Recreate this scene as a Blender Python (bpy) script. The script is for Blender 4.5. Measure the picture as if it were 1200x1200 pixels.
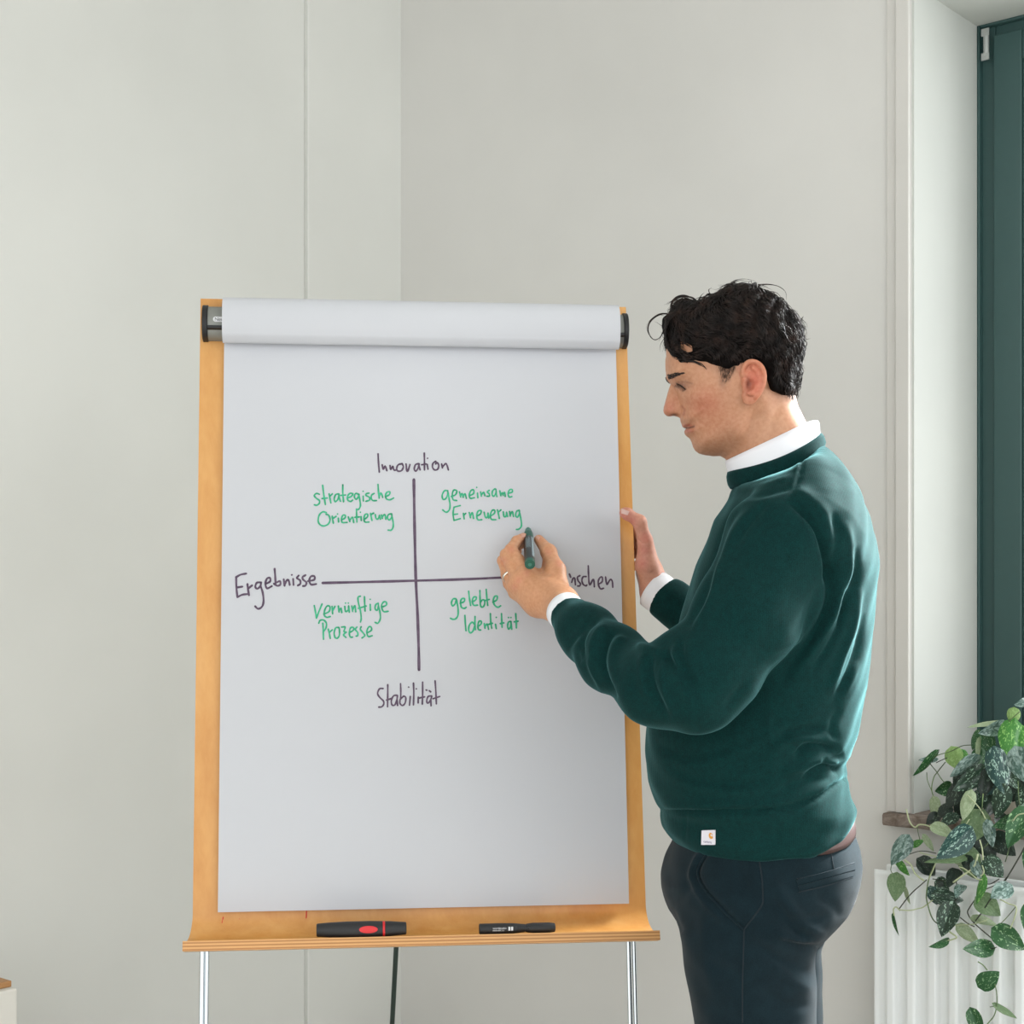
import bpy, bmesh, math, random
import numpy as np
from mathutils import Vector, Matrix
from mathutils.bvhtree import BVHTree

random.seed(7); np.random.seed(7)
for o in list(bpy.data.objects): bpy.data.objects.remove(o)
SC = bpy.context.scene
COL = SC.collection

# ------------------------------------------------------------ camera, world, lights, exposure
FPX = 1816.0; CX = 600.0; CY = 700.0; ZC = 1.35        # focal length (px), principal point, eye height
cam_d = bpy.data.cameras.new('camera'); cam = bpy.data.objects.new('camera', cam_d); COL.objects.link(cam)
cam.location = (0, 0, ZC); cam.rotation_euler = (math.pi/2, 0, 0)
cam_d.sensor_width = 36; cam_d.sensor_fit = 'HORIZONTAL'; cam_d.lens = FPX/1200*36
cam_d.shift_y = (CY-600)/1200; cam_d.clip_start = 0.05
SC.camera = cam
w = bpy.data.worlds.new('sky'); SC.world = w; w.use_nodes = True
bg = w.node_tree.nodes['Background']; bg.inputs[0].default_value = (0.96, 0.985, 1.0, 1); bg.inputs[1].default_value = 1.8
SC.view_settings.view_transform = 'Standard'; SC.view_settings.look = 'None'
SC.view_settings.gamma = 1; SC.view_settings.use_curve_mapping = False
SC.view_settings.exposure = 0.0

def area(name, loc, target, sx, sy, power, color, spread=180):
    d = bpy.data.lights.new(name, 'AREA'); d.shape = 'RECTANGLE'; d.size = sx; d.size_y = sy
    d.energy = power; d.color = color; d.spread = math.radians(spread)
    o = bpy.data.objects.new(name, d); COL.objects.link(o); o.location = loc
    o.rotation_euler = (Vector(target)-Vector(loc)).to_track_quat('-Z', 'Y').to_euler()
    return o
# added side lamp aimed at the man, a narrow beam added for his back, then assumed windows behind the camera
area('added_side_light', (2.42, 2.06, 1.62), (0.5, 2.32, 1.42), 0.7, 1.1, 28, (0.97, 0.99, 1.0))  # added area lamp standing free in the room, brightens the man from the right
area('added_back_light', (1.52, 2.84, 2.15), (0.80, 2.10, 1.30), 0.5, 0.6, 39, (0.96, 0.99, 1.0), 60)  # added narrow-beam lamp inside the room, only to brighten his back
area('assumed_front_light', (2.3, -0.8, 2.4), (-0.3, 3.4, 1.3), 2.0, 1.8, 9, (1.0, 0.985, 0.965))  # soft light of a window assumed out of view, behind the camera
area('window_light_recess', (2.0, 4.0, 1.85), (-0.6, 0.9, 1.4), 1.0, 1.7, 17, (0.95, 0.98, 1.0))

# ------------------------------------------------------------ helpers
def P(px, py, Y): return Vector(((px-CX)/FPX*Y, Y, ZC-(py-CY)/FPX*Y))
def proj(v):
    v = np.asarray(v); return CX+FPX*v[..., 0]/v[..., 1], CY-FPX*(v[..., 2]-ZC)/v[..., 1]
def lin(c):
    r = []
    for v in c[:3]:
        v = v/255.0
        r.append(v/12.92 if v <= 0.04045 else ((v+0.055)/1.055)**2.4)
    return (r[0], r[1], r[2], 1)
class NT:
    def __init__(s, name, base, rough=0.5, metal=0.0, **kw):
        s.m = bpy.data.materials.new(name); s.m.use_nodes = True
        s.t = s.m.node_tree; s.n = s.t.nodes; s.b = s.n['Principled BSDF']
        s.b.inputs['Base Color'].default_value = lin(base); s.b.inputs['Roughness'].default_value = rough
        s.b.inputs['Metallic'].default_value = metal
        for k, v in kw.items(): s.b.inputs[k.replace('_', ' ')].default_value = v
        s.tc = s.n.new('ShaderNodeTexCoord')
    def link(s, a, b): s.t.links.new(a, b)
    def mapping(s, scale):
        m = s.n.new('ShaderNodeMapping'); m.inputs['Scale'].default_value = scale
        s.link(s.tc.outputs['Object'], m.inputs['Vector']); return m.outputs['Vector']
    def noise(s, scale, detail=3, stretch=None, rough=0.5, dist=0):
        n = s.n.new('ShaderNodeTexNoise'); n.inputs['Scale'].default_value = scale; n.inputs['Detail'].default_value = detail
        n.inputs['Roughness'].default_value = rough; n.inputs['Distortion'].default_value = dist
        s.link(s.mapping(stretch) if stretch else s.tc.outputs['Object'], n.inputs['Vector']); return n.outputs['Fac']
    def ramp(s, fac, stops):
        r = s.n.new('ShaderNodeValToRGB'); e = r.color_ramp.elements
        e[0].position = stops[0][0]; e[0].color = lin(stops[0][1]); e[1].position = stops[-1][0]; e[1].color = lin(stops[-1][1])
        for p, c in stops[1:-1]:
            x = e.new(p); x.color = lin(c)
        s.link(fac, r.inputs[0]); return r.outputs[0]
    def mix(s, fac, a, b, mode='MIX'):
        x = s.n.new('ShaderNodeMix'); x.data_type = 'RGBA'; x.blend_type = mode
        for i, v in ((0, fac), (6, a), (7, b)):
            if isinstance(v, (int, float)): x.inputs[i].default_value = v
            elif isinstance(v, tuple): x.inputs[i].default_value = lin(v)
            else: s.link(v, x.inputs[i])
        return x.outputs[2]
    def color(s, c): s.link(c, s.b.inputs['Base Color']); return s
    def bump(s, h, strength=0.2, dist=0.001):
        b = s.n.new('ShaderNodeBump'); b.inputs['Strength'].default_value = strength; b.inputs['Distance'].default_value = dist
        s.link(h, b.inputs['Height']); s.link(b.outputs[0], s.b.inputs['Normal']); return s

def tag(o, label=None, cat=None, group=None, kind=None):
    if label: o['label'] = label
    if cat: o['category'] = cat
    if group: o['group'] = group
    if kind: o['kind'] = kind
    return o
def empty(name, loc=(0, 0, 0), label=None, cat=None, group=None):
    o = bpy.data.objects.new(name, None); COL.objects.link(o); o.location = loc; o.empty_display_size = 0.05
    return tag(o, label, cat, group)
def mesh_obj(name, verts, faces, mat, parent=None, smooth=True, mats=None, fmat=None):
    me = bpy.data.meshes.new(name)
    if isinstance(verts, np.ndarray): verts = verts.tolist()
    if isinstance(faces, np.ndarray): faces = faces.tolist()
    if parent is not None and parent.type == 'EMPTY':
        L = parent.location; verts = [(v[0]-L[0], v[1]-L[1], v[2]-L[2]) for v in verts]
    elif parent is not None and parent.parent is not None:
        L = parent.parent.location; verts = [(v[0]-L[0], v[1]-L[1], v[2]-L[2]) for v in verts]
    me.from_pydata([tuple(v) for v in verts], [], faces); me.update()
    for m in (mats or [mat]): me.materials.append(m)
    if fmat: me.polygons.foreach_set('material_index', fmat)
    if smooth: me.polygons.foreach_set('use_smooth', [True]*len(me.polygons))
    o = bpy.data.objects.new(name, me); COL.objects.link(o)
    if parent is not None: o.parent = parent
    return o
def auto_smooth(o, deg=35):
    me = o.data; bm = bmesh.new(); bm.from_mesh(me); a = math.radians(deg)
    for e in bm.edges:
        if len(e.link_faces) == 2: e.smooth = e.calc_face_angle(0) < a
    bm.to_mesh(me); bm.free()
class MB:
    """collects geometry, world coordinates"""
    def __init__(s): s.v = []; s.f = []; s.mi = []
    def add(s, v, f, mi=0):
        n = len(s.v); s.v += [tuple(x) for x in v]; s.f += [tuple(i+n for i in q) for q in f]; s.mi += [mi]*len(f)
    def box(s, o, ax, ay, az, mi=0):
        o, ax, ay, az = map(Vector, (o, ax, ay, az))
        v = [o, o+ax, o+ax+ay, o+ay, o+az, o+ax+az, o+ax+ay+az, o+ay+az]
        f = [(0, 3, 2, 1), (4, 5, 6, 7), (0, 1, 5, 4), (1, 2, 6, 5), (2, 3, 7, 6), (3, 0, 4, 7)]
        if ax.cross(ay).dot(az) < 0: f = [q[::-1] for q in f]
        s.add(v, f, mi)
    def sweep(s, prof, o, ax, ay, along, n=1, mi=0, closed=True):
        """prof 2-D polygon in (ax, ay) swept along vector 'along'"""
        o, ax, ay, along = map(Vector, (o, ax, ay, along)); m = len(prof); v = []
        for k in range(n+1):
            for (a, b) in prof: v.append(o+ax*a+ay*b+along*(k/n))
        f = []
        for k in range(n):
            for i in range(m if closed else m-1):
                j = (i+1) % m; f.append((k*m+i, k*m+j, (k+1)*m+j, (k+1)*m+i))
        if closed: f.append(tuple(range(m))[::-1]); f.append(tuple(n*m+i for i in range(m)))
        s.add(v, f, mi)
    def tube(s, pts, rad, seg=8, cap=True, mi=0, flat=None):
        pts = [Vector(p) for p in pts]; n = len(pts)
        if not hasattr(rad, '__len__'): rad = [rad]*n
        t0 = (pts[1]-pts[0]).normalized(); up = Vector((0, 0, 1)) if abs(t0.z) < 0.9 else Vector((1, 0, 0))
        nrm = t0.cross(up).normalized(); v = []
        for i in range(n):
            t = (pts[min(i+1, n-1)]-pts[max(i-1, 0)])
            if t.length < 1e-9: t = t0.copy()
            t.normalize(); nrm = (nrm-t*nrm.dot(t))
            nrm = nrm.normalized() if nrm.length > 1e-6 else t.orthogonal().normalized()
            b = t.cross(nrm)
            for k in range(seg):
                a = 2*math.pi*k/seg; v.append(pts[i]+(nrm*math.cos(a)+b*math.sin(a))*rad[i])
        f = [(i*seg+k, i*seg+(k+1) % seg, (i+1)*seg+(k+1) % seg, (i+1)*seg+k) for i in range(n-1) for k in range(seg)]
        if cap: f.append(tuple(range(seg))[::-1]); f.append(tuple((n-1)*seg+k for k in range(seg)))
        s.add(v, f, mi)
    def lathe(s, prof, o, axis, seg=28, mi=0, xs=1.0, refv=None):
        """prof list (t along axis, radius)"""
        o = Vector(o); axis = Vector(axis).normalized(); r = Vector(refv) if refv else axis.orthogonal()
        r = (r-axis*r.dot(axis)).normalized(); q = axis.cross(r); v = []
        for (t, R) in prof:
            for k in range(seg):
                a = 2*math.pi*k/seg; v.append(o+axis*t+(r*math.cos(a)*xs+q*math.sin(a))*max(R, 1e-5))
        n = len(prof)
        f = [(i*seg+k, i*seg+(k+1) % seg, (i+1)*seg+(k+1) % seg, (i+1)*seg+k) for i in range(n-1) for k in range(seg)]
        f.append(tuple(range(seg))[::-1]); f.append(tuple((n-1)*seg+k for k in range(seg)))
        s.add(v, f, mi)
    def build(s, name, mat, parent=None, smooth=True, mats=None, sharp=35, bevel=0):
        o = mesh_obj(name, s.v, s.f, mat, parent, smooth, mats, s.mi if mats else None)
        bm = bmesh.new(); bm.from_mesh(o.data); bmesh.ops.recalc_face_normals(bm, faces=bm.faces)
        bm.to_mesh(o.data); bm.free()
        if bevel:
            md = o.modifiers.new('bevel', 'BEVEL'); md.width = bevel; md.segments = 2; md.limit_method = 'ANGLE'
        if smooth and sharp: auto_smooth(o, sharp)
        return o
def catmull(pts, sub=6):
    pts = [np.array(p, float) for p in pts]
    if len(pts) < 3: return pts
    e = [2*pts[0]-pts[1]]+pts+[2*pts[-1]-pts[-2]]; out = []
    for i in range(1, len(e)-2):
        p0, p1, p2, p3 = e[i-1:i+3]
        for k in range(sub):
            t = k/sub
            out.append(0.5*((2*p1)+(-p0+p2)*t+(2*p0-5*p1+4*p2-p3)*t*t+(-p0+3*p1-3*p2+p3)*t**3))
    out.append(pts[-1]); return out
def text_mesh(body, size, mat, o, ax, ay, name, parent, extrude=0.0, off=(0, 0)):
    c = bpy.data.curves.new('t', 'FONT'); c.body = body; c.size = size; c.extrude = extrude
    t = bpy.data.objects.new('t', c); COL.objects.link(t)
    bpy.context.view_layer.update()
    me = bpy.data.meshes.new_from_object(t.evaluated_get(bpy.context.evaluated_depsgraph_get()))
    vs = [tuple(v.co) for v in me.vertices]; fs = [tuple(p.vertices) for p in me.polygons]
    bpy.data.objects.remove(t); bpy.data.meshes.remove(me)
    az = Vector(ax).cross(Vector(ay))
    V = [Vector(o)+Vector(ax)*(v[0]+off[0])+Vector(ay)*(v[1]+off[1])+az*v[2] for v in vs]
    return mesh_obj(name, V, fs, mat, parent, smooth=False)

# ------------------------------------------------------------ materials
def plaster(name, c, sc=1.0):
    m = NT(name, c, 0.85)
    c2 = tuple(int(x*0.97) for x in c)
    m.color(m.ramp(m.noise(1.4, 4), [(0.35, c2), (0.65, c)]))
    m.bump(m.noise(220*sc, 3), 0.12, 0.0006); return m.m
M = {}
M['wall_r'] = plaster('painted_plaster', (217, 216, 212))
M['wall_l'] = plaster('painted_plaster_left', (219, 220, 215))
M['reveal'] = plaster('painted_reveal', (202, 205, 199))
M['trim'] = plaster('painted_trim', (210, 208, 203))
M['ceil'] = plaster('ceiling_paint', (238, 238, 234))
def wood(name, a, b, c, stretch, rough=0.38):
    m = NT(name, b, rough)
    g = m.noise(3.0, 5, stretch, 0.6, 0.6); g2 = m.noise(9, 4, stretch, 0.7, 0.2)
    col = m.ramp(g, [(0.25, a), (0.5, b), (0.8, c)])
    m.color(m.mix(0.35, col, m.ramp(g2, [(0.35, a), (0.65, c)]), 'MIX'))
    m.bump(m.noise(60, 3, stretch), 0.06, 0.0004); return m.m
M['ply'] = wood('birch_plywood_varnished', (196, 134, 66), (212, 154, 84), (222, 170, 104), (3.0, 6.0, 0.7), 0.33)
M['floor'] = wood('grey_floor', (176, 170, 160), (190, 185, 176), (200, 196, 188), (0.6, 8, 1), 0.5)
m = NT('plywood_edge', (200, 150, 95), 0.55)
wv = m.n.new('ShaderNodeTexWave'); wv.bands_direction = 'Z'; wv.inputs['Scale'].default_value = 62; wv.inputs['Distortion'].default_value = 0.25
m.link(m.tc.outputs['Object'], wv.inputs['Vector'])
m.color(m.ramp(wv.outputs['Fac'], [(0.2, (176, 122, 72)), (0.6, (214, 164, 106))])); M['plyedge'] = m.m
m = NT('flip_chart_paper', (196, 198, 203), 0.7); m.bump(m.noise(400, 2), 0.05, 0.0003); M['paper'] = m.m
M['chrome'] = NT('chrome', (205, 210, 212), 0.13, 1.0).m
M['grey_metal'] = NT('grey_anodised', (140, 142, 137), 0.5, 0.35).m
M['black_plastic'] = NT('black_plastic', (18, 19, 21), 0.42).m
m = NT('black_marker_plastic', (30, 31, 33), 0.5); m.bump(m.noise(900, 2), 0.2, 0.0003); M['black_pen'] = m.m
M['red'] = NT('red_plastic', (215, 40, 45), 0.4).m
M['white_print'] = NT('white_print', (225, 226, 228), 0.6).m
M['dark_print'] = NT('dark_print', (50, 50, 56), 0.6).m
def ink(name, a, b):
    m = NT(name, a, 0.55); m.color(m.ramp(m.noise(90, 3), [(0.35, a), (0.7, b)])); return m.m
M['ink_black'] = ink('dark_violet_ink', (74, 54, 78), (98, 78, 100))
M['ink_green'] = ink('green_ink', (22, 156, 108), (62, 182, 138))
m = NT('radiator_enamel', (240, 244, 244), 0.32); M['rad'] = m.m
m = NT('dark_teal_paint', (52, 82, 80), 0.42); m.bump(m.noise(500, 2), 0.15, 0.0004); M['teal'] = m.m
m = NT('sill_stone', (120, 108, 98), 0.75)
m.color(m.ramp(m.noise(38, 6, None, 0.65, 0.5), [(0.3, (92, 78, 66)), (0.5, (128, 114, 104)), (0.75, (160, 150, 142))]))
m.bump(m.noise(70, 5), 0.6, 0.003); M['stone'] = m.m
M['steel'] = NT('hinge_steel', (200, 202, 200), 0.35, 0.7).m
m = NT('window_glass', (240, 245, 245), 0.03)
tr = m.n.new('ShaderNodeBsdfTransparent'); gl_ = m.n.new('ShaderNodeBsdfGlossy'); gl_.inputs['Roughness'].default_value = 0.02
mx = m.n.new('ShaderNodeMixShader'); mx.inputs[0].default_value = 0.07; m.link(tr.outputs[0], mx.inputs[1]); m.link(gl_.outputs[0], mx.inputs[2])
m.link(mx.outputs[0], m.n['Material Output'].inputs['Surface']); M['glass'] = m.m
M['cabinet'] = plaster('white_cabinet', (222, 220, 212))
M['oak'] = wood('oak_board', (150, 105, 60), (176, 128, 78), (190, 146, 98), (1, 1, 8), 0.5)
# ------------------------------------------------------------ room (corner seen at px 470; window wall turned about 41 degrees)
D = Vector((0.7563, -0.6542, 0)); NO = Vector((0.6542, 0.7563, 0))       # along the window wall / outward through it
CORN = Vector((-0.336, 4.69, 0)); ZT = 3.45; UP = Vector((0, 0, 1))
E = Vector((-0.6542, -0.7563, 0))                                       # along the left wall, towards the camera
def WP(s, off=0.0, z=0.0): return CORN+D*s-NO*off+UP*z                   # off: distance into the room
def sY(px, off=0.0):                                                     # s along window wall seen at px
    r = (px-CX)/FPX; b = CORN-NO*off
    return (r*b.y-b.x)/(D.x-r*D.y)
def wallY(px): return WP(sY(px)).y
S0 = sY(1068); R = 0.345; SW = 1.25; ZS = 0.848; ZH = 2.776
def struct(o, label=None): tag(o, label, kind='structure'); return o

b = MB()
T = 0.45
b.box(WP(-T), D*(T+S0), NO*T, UP*ZT)
b.box(WP(S0+SW), D*3.2, NO*T, UP*ZT)
b.box(WP(S0), D*SW, NO*T, UP*ZS)
b.box(WP(S0, 0, ZH), D*SW, NO*T, UP*(ZT-ZH))
struct(b.build('wall_right', M['wall_r'], smooth=False), 'pale grey plaster wall with the deep window recess')
# brighter painted reveal lining
b = MB()
b.box(WP(S0, -0.002, ZS), D*0.006, NO*(R-0.004), UP*(ZH-ZS))
b.box(WP(S0+SW-0.006, -0.002, ZS), D*0.006, NO*(R-0.004), UP*(ZH-ZS))
b.box(WP(S0+0.006, -0.002, ZH-0.006), D*(SW-0.012), NO*(R-0.004), UP*0.006)
struct(b.build('trim_3', M['reveal'], smooth=False), 'bright white lining of the window recess')
struct_bands = [('trim_1', 0.034, 0.0, 0.014), ('trim_2', 0.060, 0.034, 0.007)]
for nm, a, c, t in struct_bands:
    b = MB(); b.box(WP(S0-a, 0, ZS+0.001), D*(a-c), -NO*t, UP*(ZH+0.09-ZS))
    struct(b.build(nm, M['trim'], smooth=False, bevel=0.002), 'narrow plaster band beside the window recess')
# left wall with a shallow step
b = MB()
E2 = -E
sstep = 0.0
def LP(s, off=0.0, z=0.0): return CORN+E*s+Vector((0.7563, -0.6542, 0))*off+UP*z
r = (361-CX)/FPX; sstep = (r*CORN.y-CORN.x)/(E.x-r*E.y)
b.box(LP(-T), E*(T+sstep), -D*T, UP*ZT)
b.box(LP(sstep, -0.014), E*4.2, -D*(T-0.014), UP*ZT)
struct(b.build('wall_left', M['wall_l'], smooth=False, bevel=0.003), 'pale wall behind the flip chart with a shallow vertical step')
b = MB(); b.box((-4, -2.5, -0.06), (9, 0, 0), (0, 8.5, 0), (0, 0, 0.06)); struct(b.build('floor', M['floor'], smooth=False))
b = MB(); b.box((-4, -2.5, ZT), (9, 0, 0), (0, 8.5, 0), (0, 0, 0.06)); struct(b.build('ceiling', M['ceil'], smooth=False))
# window sill stone (irregular)
sa = sY(1034, 0.035); n = 46; L = S0+SW+0.06-sa; prof = []
b = MB(); rows = []
for k in range(n+1):
    s = sa+L*k/n; j = lambda a: random.uniform(-a, a)
    of = 0.036+j(0.0012); th = 0.029+j(0.001)
    rows.append([WP(s, 0.001, ZS-th), WP(s, of-0.004, ZS-th), WP(s, of, ZS-th+0.006), WP(s, of+j(.001), ZS-0.015), WP(s, of, ZS-0.005), WP(s, of-0.005, ZS-0.0005), WP(s, 0.001, ZS)])
v = [p for r_ in rows for p in r_]; f = []; m_ = 7
for k in range(n):
    for i in range(m_): f.append((k*m_+i, k*m_+(i+1) % m_, (k+1)*m_+(i+1) % m_, (k+1)*m_+i))
f += [tuple(range(m_)), tuple(n*m_+i for i in range(m_))]
b.add(v, f); b.box(WP(S0+0.007, -0.001, ZS-0.028), D*(SW-0.014), NO*(R-0.003), UP*0.029)
tag(b.build('window_sill', M['stone']), 'rough brown stone sill slab projecting under the window recess', 'sill')

# window: frame, sash, bead, glass, hinge
win = empty('window_1', WP(S0, -R, ZS)); struct(win, 'dark teal window with a sash and visible steel hinge')
def WQ(s, d, z): return WP(S0+s, -R+d, z)       # d towards the room
fz0, fz1 = ZS, ZH
def frame_box(mb, s0, s1, z0, z1, wd, d0, th):
    mb.box(WQ(s0, d0, z0), D*wd, -NO*th, UP*(z1-z0)); mb.box(WQ(s1-wd, d0, z0), D*wd, -NO*th, UP*(z1-z0))
    mb.box(WQ(s0+wd, d0, z1-wd), D*(s1-s0-2*wd), -NO*th, UP*wd); mb.box(WQ(s0+wd, d0, z0), D*(s1-s0-2*wd), -NO*th, UP*wd)
b = MB(); frame_box(b, 0, SW, fz0, fz1, 0.012, -0.06, 0.06); frame_box(b, 0.010, SW-0.010, fz0+.01, fz1-.01, 0.036, -0.062, 0.046)
b.build('frame', M['teal'], win, smooth=False, bevel=0.003)
sash = MB(); frame_box(sash, 0.044, SW-0.044, fz0+0.035, fz1-0.036, 0.074, -0.05, 0.045)
so = sash.build('sash', M['teal'], win, smooth=False, bevel=0.004)
b = MB(); frame_box(b, 0.119, SW-0.119, fz0+0.11, fz1-0.111, 0.04, -0.048, 0.040)
b.build('glazing_bead', M['teal'], win, smooth=False, bevel=0.003)
b = MB(); b.box(WQ(0.155, -0.03, fz0+0.14), D*(SW-0.31), NO*0.004, UP*(fz1-fz0-0.29)); b.build('pane', M['glass'], win, smooth=False)
hg = MB(); hc = WQ(0.031, 0.004, 0)
zt = ZC-(35-CY)/FPX*3.84; zb = ZC-(72-CY)/FPX*3.84
hg.lathe([(0, .006), (.001, .0075), (zt-zb-.034, .0075), (zt-zb-.033, .006)], hc+UP*(zb+.017), UP, 16)
hg.box(hc+UP*zb-D*0.010-NO*.004, D*0.020, -NO*0.003, UP*0.018); hg.box(hc+UP*(zt-0.018)-D*0.010-NO*.004, D*0.020, -NO*0.003, UP*0.018)
for z_ in (zb+.009, zt-.009): hg.lathe([(0, .0022), (.002, .0022)], hc+UP*z_-NO*.007, -NO, 8)
hg.build('hinge', M['steel'], win)

# radiator
RO = 0.105
ra = sY(1021.5, RO); RT = 0.727; RB = 0.13; RL = 1.45
rad = empty('radiator', WP(ra+RL/2, 0.06, RB), 'white ribbed panel radiator under the window sill', 'radiator')
def rprof(u):
    pt = 0.0502; q = ((u-0.012) % pt)/pt
    if q < 0.42: return 0.0
    if q < 0.50: return (q-0.42)/0.08
    if q < 0.92: return 1.0
    return 1-(q-0.92)/0.08
NU = 330; vs = []; fs = []
zl = [0, .004, .012, .02, .035, .05, .065, .1, .3, .52, .53, .545, .56, .575, .583, .588, .592, .595, .597]
for i in range(NU+1):
    u = RL*i/NU
    eu = min(u, RL-u)
    for z_ in zl:
        ez = min(z_, .597-z_)
        rim = math.sqrt(max(0, 1-(1-min(1, min(eu, ez)/0.008))**2))*0.008
        inn = min(1, max(0, (min(eu, 1)-0.018)/0.012))*min(1, max(0, (ez-0.024)/0.03)); inn = inn*inn*(3-2*inn)
        dip = -0.004*min(1, max(0, (ez-0.010)/0.006))*min(1, max(0, (eu-0.006)/0.006))
        vs.append(WP(ra+u, RO-0.012+rim+dip+inn*0.0125*rprof(u), RB+z_))
m_ = len(zl)
for i in range(NU):
    for j in range(m_-1): fs.append((i*m_+j, (i+1)*m_+j, (i+1)*m_+j+1, i*m_+j+1))
mesh_obj('front_panel', vs, fs, M['rad'], rad)
b = MB(); b.box(WP(ra+0.004, 0.035, RB+.012), D*(RL-.008), -NO*0.010, UP*0.59); b.build('rear_panel', M['rad'], rad, smooth=False, bevel=0.004)
b = MB()
for k in range(40): b.box(WP(ra+0.02+k*(RL-.04)/40, 0.046, RB+.03), D*0.002, -NO*0.044, UP*0.53)
o = b.build('convector_fins', M['rad'], rad, smooth=False); o['kind'] = 'stuff'
b = MB(); b.lathe([(0, .006), (.002, .009), (.02, .009), (.022, .006)], WP(ra+0.028, 0.05, RB+.585), -NO, 14); b.build('air_vent', M['rad'], rad)
for q in (.2, 1.2):
    b = MB(); b.box(WP(ra+q, 0.0, RB+.1), D*0.03, -NO*0.046, UP*0.35); b.build('wall_bracket', M['rad'], rad, smooth=False)

# low cabinet at the left edge
K = P(20.5, 1158, 3.25); cz = K.z
cab = empty('low_cabinet', (K.x-0.3, K.y+0.05, 0), 'white low cabinet corner with a wooden top board at the left edge', 'cabinet')
b = MB(); b.box((K.x, K.y, 0), E*0.5, -D*0.4, UP*cz); b.build('carcass', M['cabinet'], cab, smooth=False, bevel=0.004)
K2 = P(12, 1157, 3.25)
b = MB(); b.box((K2.x, K2.y+.01, cz+.0005), E*0.46, -D*0.36, UP*0.013); tag(b.build('top_board', M['oak'], cab, smooth=False, bevel=0.002), 'brown wooden board')
# ------------------------------------------------------------ flip chart
yaw = math.radians(6.0); tilt = math.radians(7.7)
BU = Vector((math.cos(yaw), math.sin(yaw), 0)); nh = Vector((-math.sin(yaw), math.cos(yaw), 0))
BV = (UP*math.cos(tilt)+nh*math.sin(tilt)).normalized(); BW = BU.cross(BV)       # BW towards the viewer
BO = P(496, 1064, 2.547)
def bpx(px, py, off=0.0):
    """point of the plane 'off' in front of the sheet seen at a pixel -> (u, v)"""
    d = Vector(((px-CX)/FPX, 1, -(py-CY)/FPX)); o = Vector((0, 0, ZC)); q = BO+BW*off
    t = (q-o).dot(BW)/d.dot(BW); p = o+d*t-BO
    return p.dot(BU), p.dot(BV)
def BP(u, v, w=0.0): return BO+BU*u+BV*v+BW*w
def bY(px, py): u, v = bpx(px, py); return BP(u, v).y
pl0, pv0 = bpx(255, 1068); pr0, _ = bpx(737, 1060); plt, pvt = bpx(263, 403); prt, pvt2 = bpx(722, 412)
PL = (pl0+plt)/2; PR = (pr0+prt)/2; PVT = (pvt+pvt2)/2
M['grey_slot'] = NT('grey_slot', (84, 86, 88), .5, .3).m
chart = empty('flip_chart_stand', BP((PL+PR)/2, -0.85, -0.1)*1.0, 'wooden flip chart board with curved pen tray on chrome tube legs', 'flip chart')
chart.location.z = 0.0
PWF = -0.012                                        # front face of the plywood behind the top sheet
def edge(px, py): return bpx(px, py, PWF)[0]
ELb = edge(226, 1060); ERb = edge(756.5, 1050); ELt = edge(235, 350); ERt = edge(733.5, 362); vt = bpx(240, 350, PWF)[1]
VB = -0.004; RC = 0.040; TH = 0.0155; FL = 0.030
def lr(v):
    t = min(1, max(0, v/vt)); return ELb+(ELt-ELb)*t, ERb+(ERt-ERb)*t
# centre line of the front face in (v, w)
pf = [(vt-0.0, PWF, 0)]
for k in range(1, 12): pf.append((vt+(VB-vt)*k/12, PWF, 0))
pf.append((VB, PWF, 0))
for k in range(1, 11):
    a = (math.pi/2+tilt)*k/10; pf.append((VB-RC*math.sin(a), PWF+RC*(1-math.cos(a)), a))
a = math.pi/2+tilt
x0, w0, _ = pf[-1]
for k in (1, 2): pf.append((x0-FL*k/2*math.cos(a), w0+FL*k/2*math.sin(a), a))
front = []; back = []
vs = []; fs = []; mi = []
rows = []
for (v, w_, a) in pf:
    L_, R_ = lr(v)
    fl = 0.007*max(0, (a/(math.pi/2)))**1.5
    nv, nw = -math.sin(a), -math.cos(a)              # away from the viewer: behind the face
    rows.append((BP(L_-fl, v, w_), BP(R_+fl, v, w_), BP(R_+fl, v+nv*TH, w_+nw*TH), BP(L_-fl, v+nv*TH, w_+nw*TH)))
for r_ in rows: vs += list(r_)
n = len(rows)
for i in range(n-1):
    for k in range(4):
        fs.append((i*4+k, i*4+(k+1) % 4, (i+1)*4+(k+1) % 4, (i+1)*4+k)); mi.append(0 if k in (0, 2) else 1)
fs += [(3, 2, 1, 0), tuple((n-1)*4+k for k in range(4))]; mi += [1, 1]
b = MB(); b.v = [tuple(v) for v in vs]; b.f = fs; b.mi = mi
bo = b.build('board', M['ply'], chart, mats=[M['ply'], M['plyedge']], sharp=50)
TRAY = rows[-1]                                     # tray lip corners (front-left, front-right, ...)
def tray_point(px, Y=None):
    """point on the tray floor seen at px (8 mm from the arc end)"""
    u = bpx(px, 1100, 0.04)[0]
    return BP(u, pf[-2][0], pf[-2][1])
# red and dark pen flecks on the wood
for (x1, y1, x2, y2) in ((261, 1075, 259, 1083), (280, 1077, 282, 1085), (359, 1068, 358.5, 1077)):
    p = bpx(x1, y1, 0.0), bpx(x2, y2, 0.006); b = MB()
    b.tube([BP(p[0][0], p[0][1], -0.0118), BP((p[0][0]+p[1][0])/2, (p[0][1]+p[1][1])/2, -0.0113), BP(p[1][0], p[1][1], -0.0098)], 0.0009, 5); b.build('ink_fleck', M['red'], chart)
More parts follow.
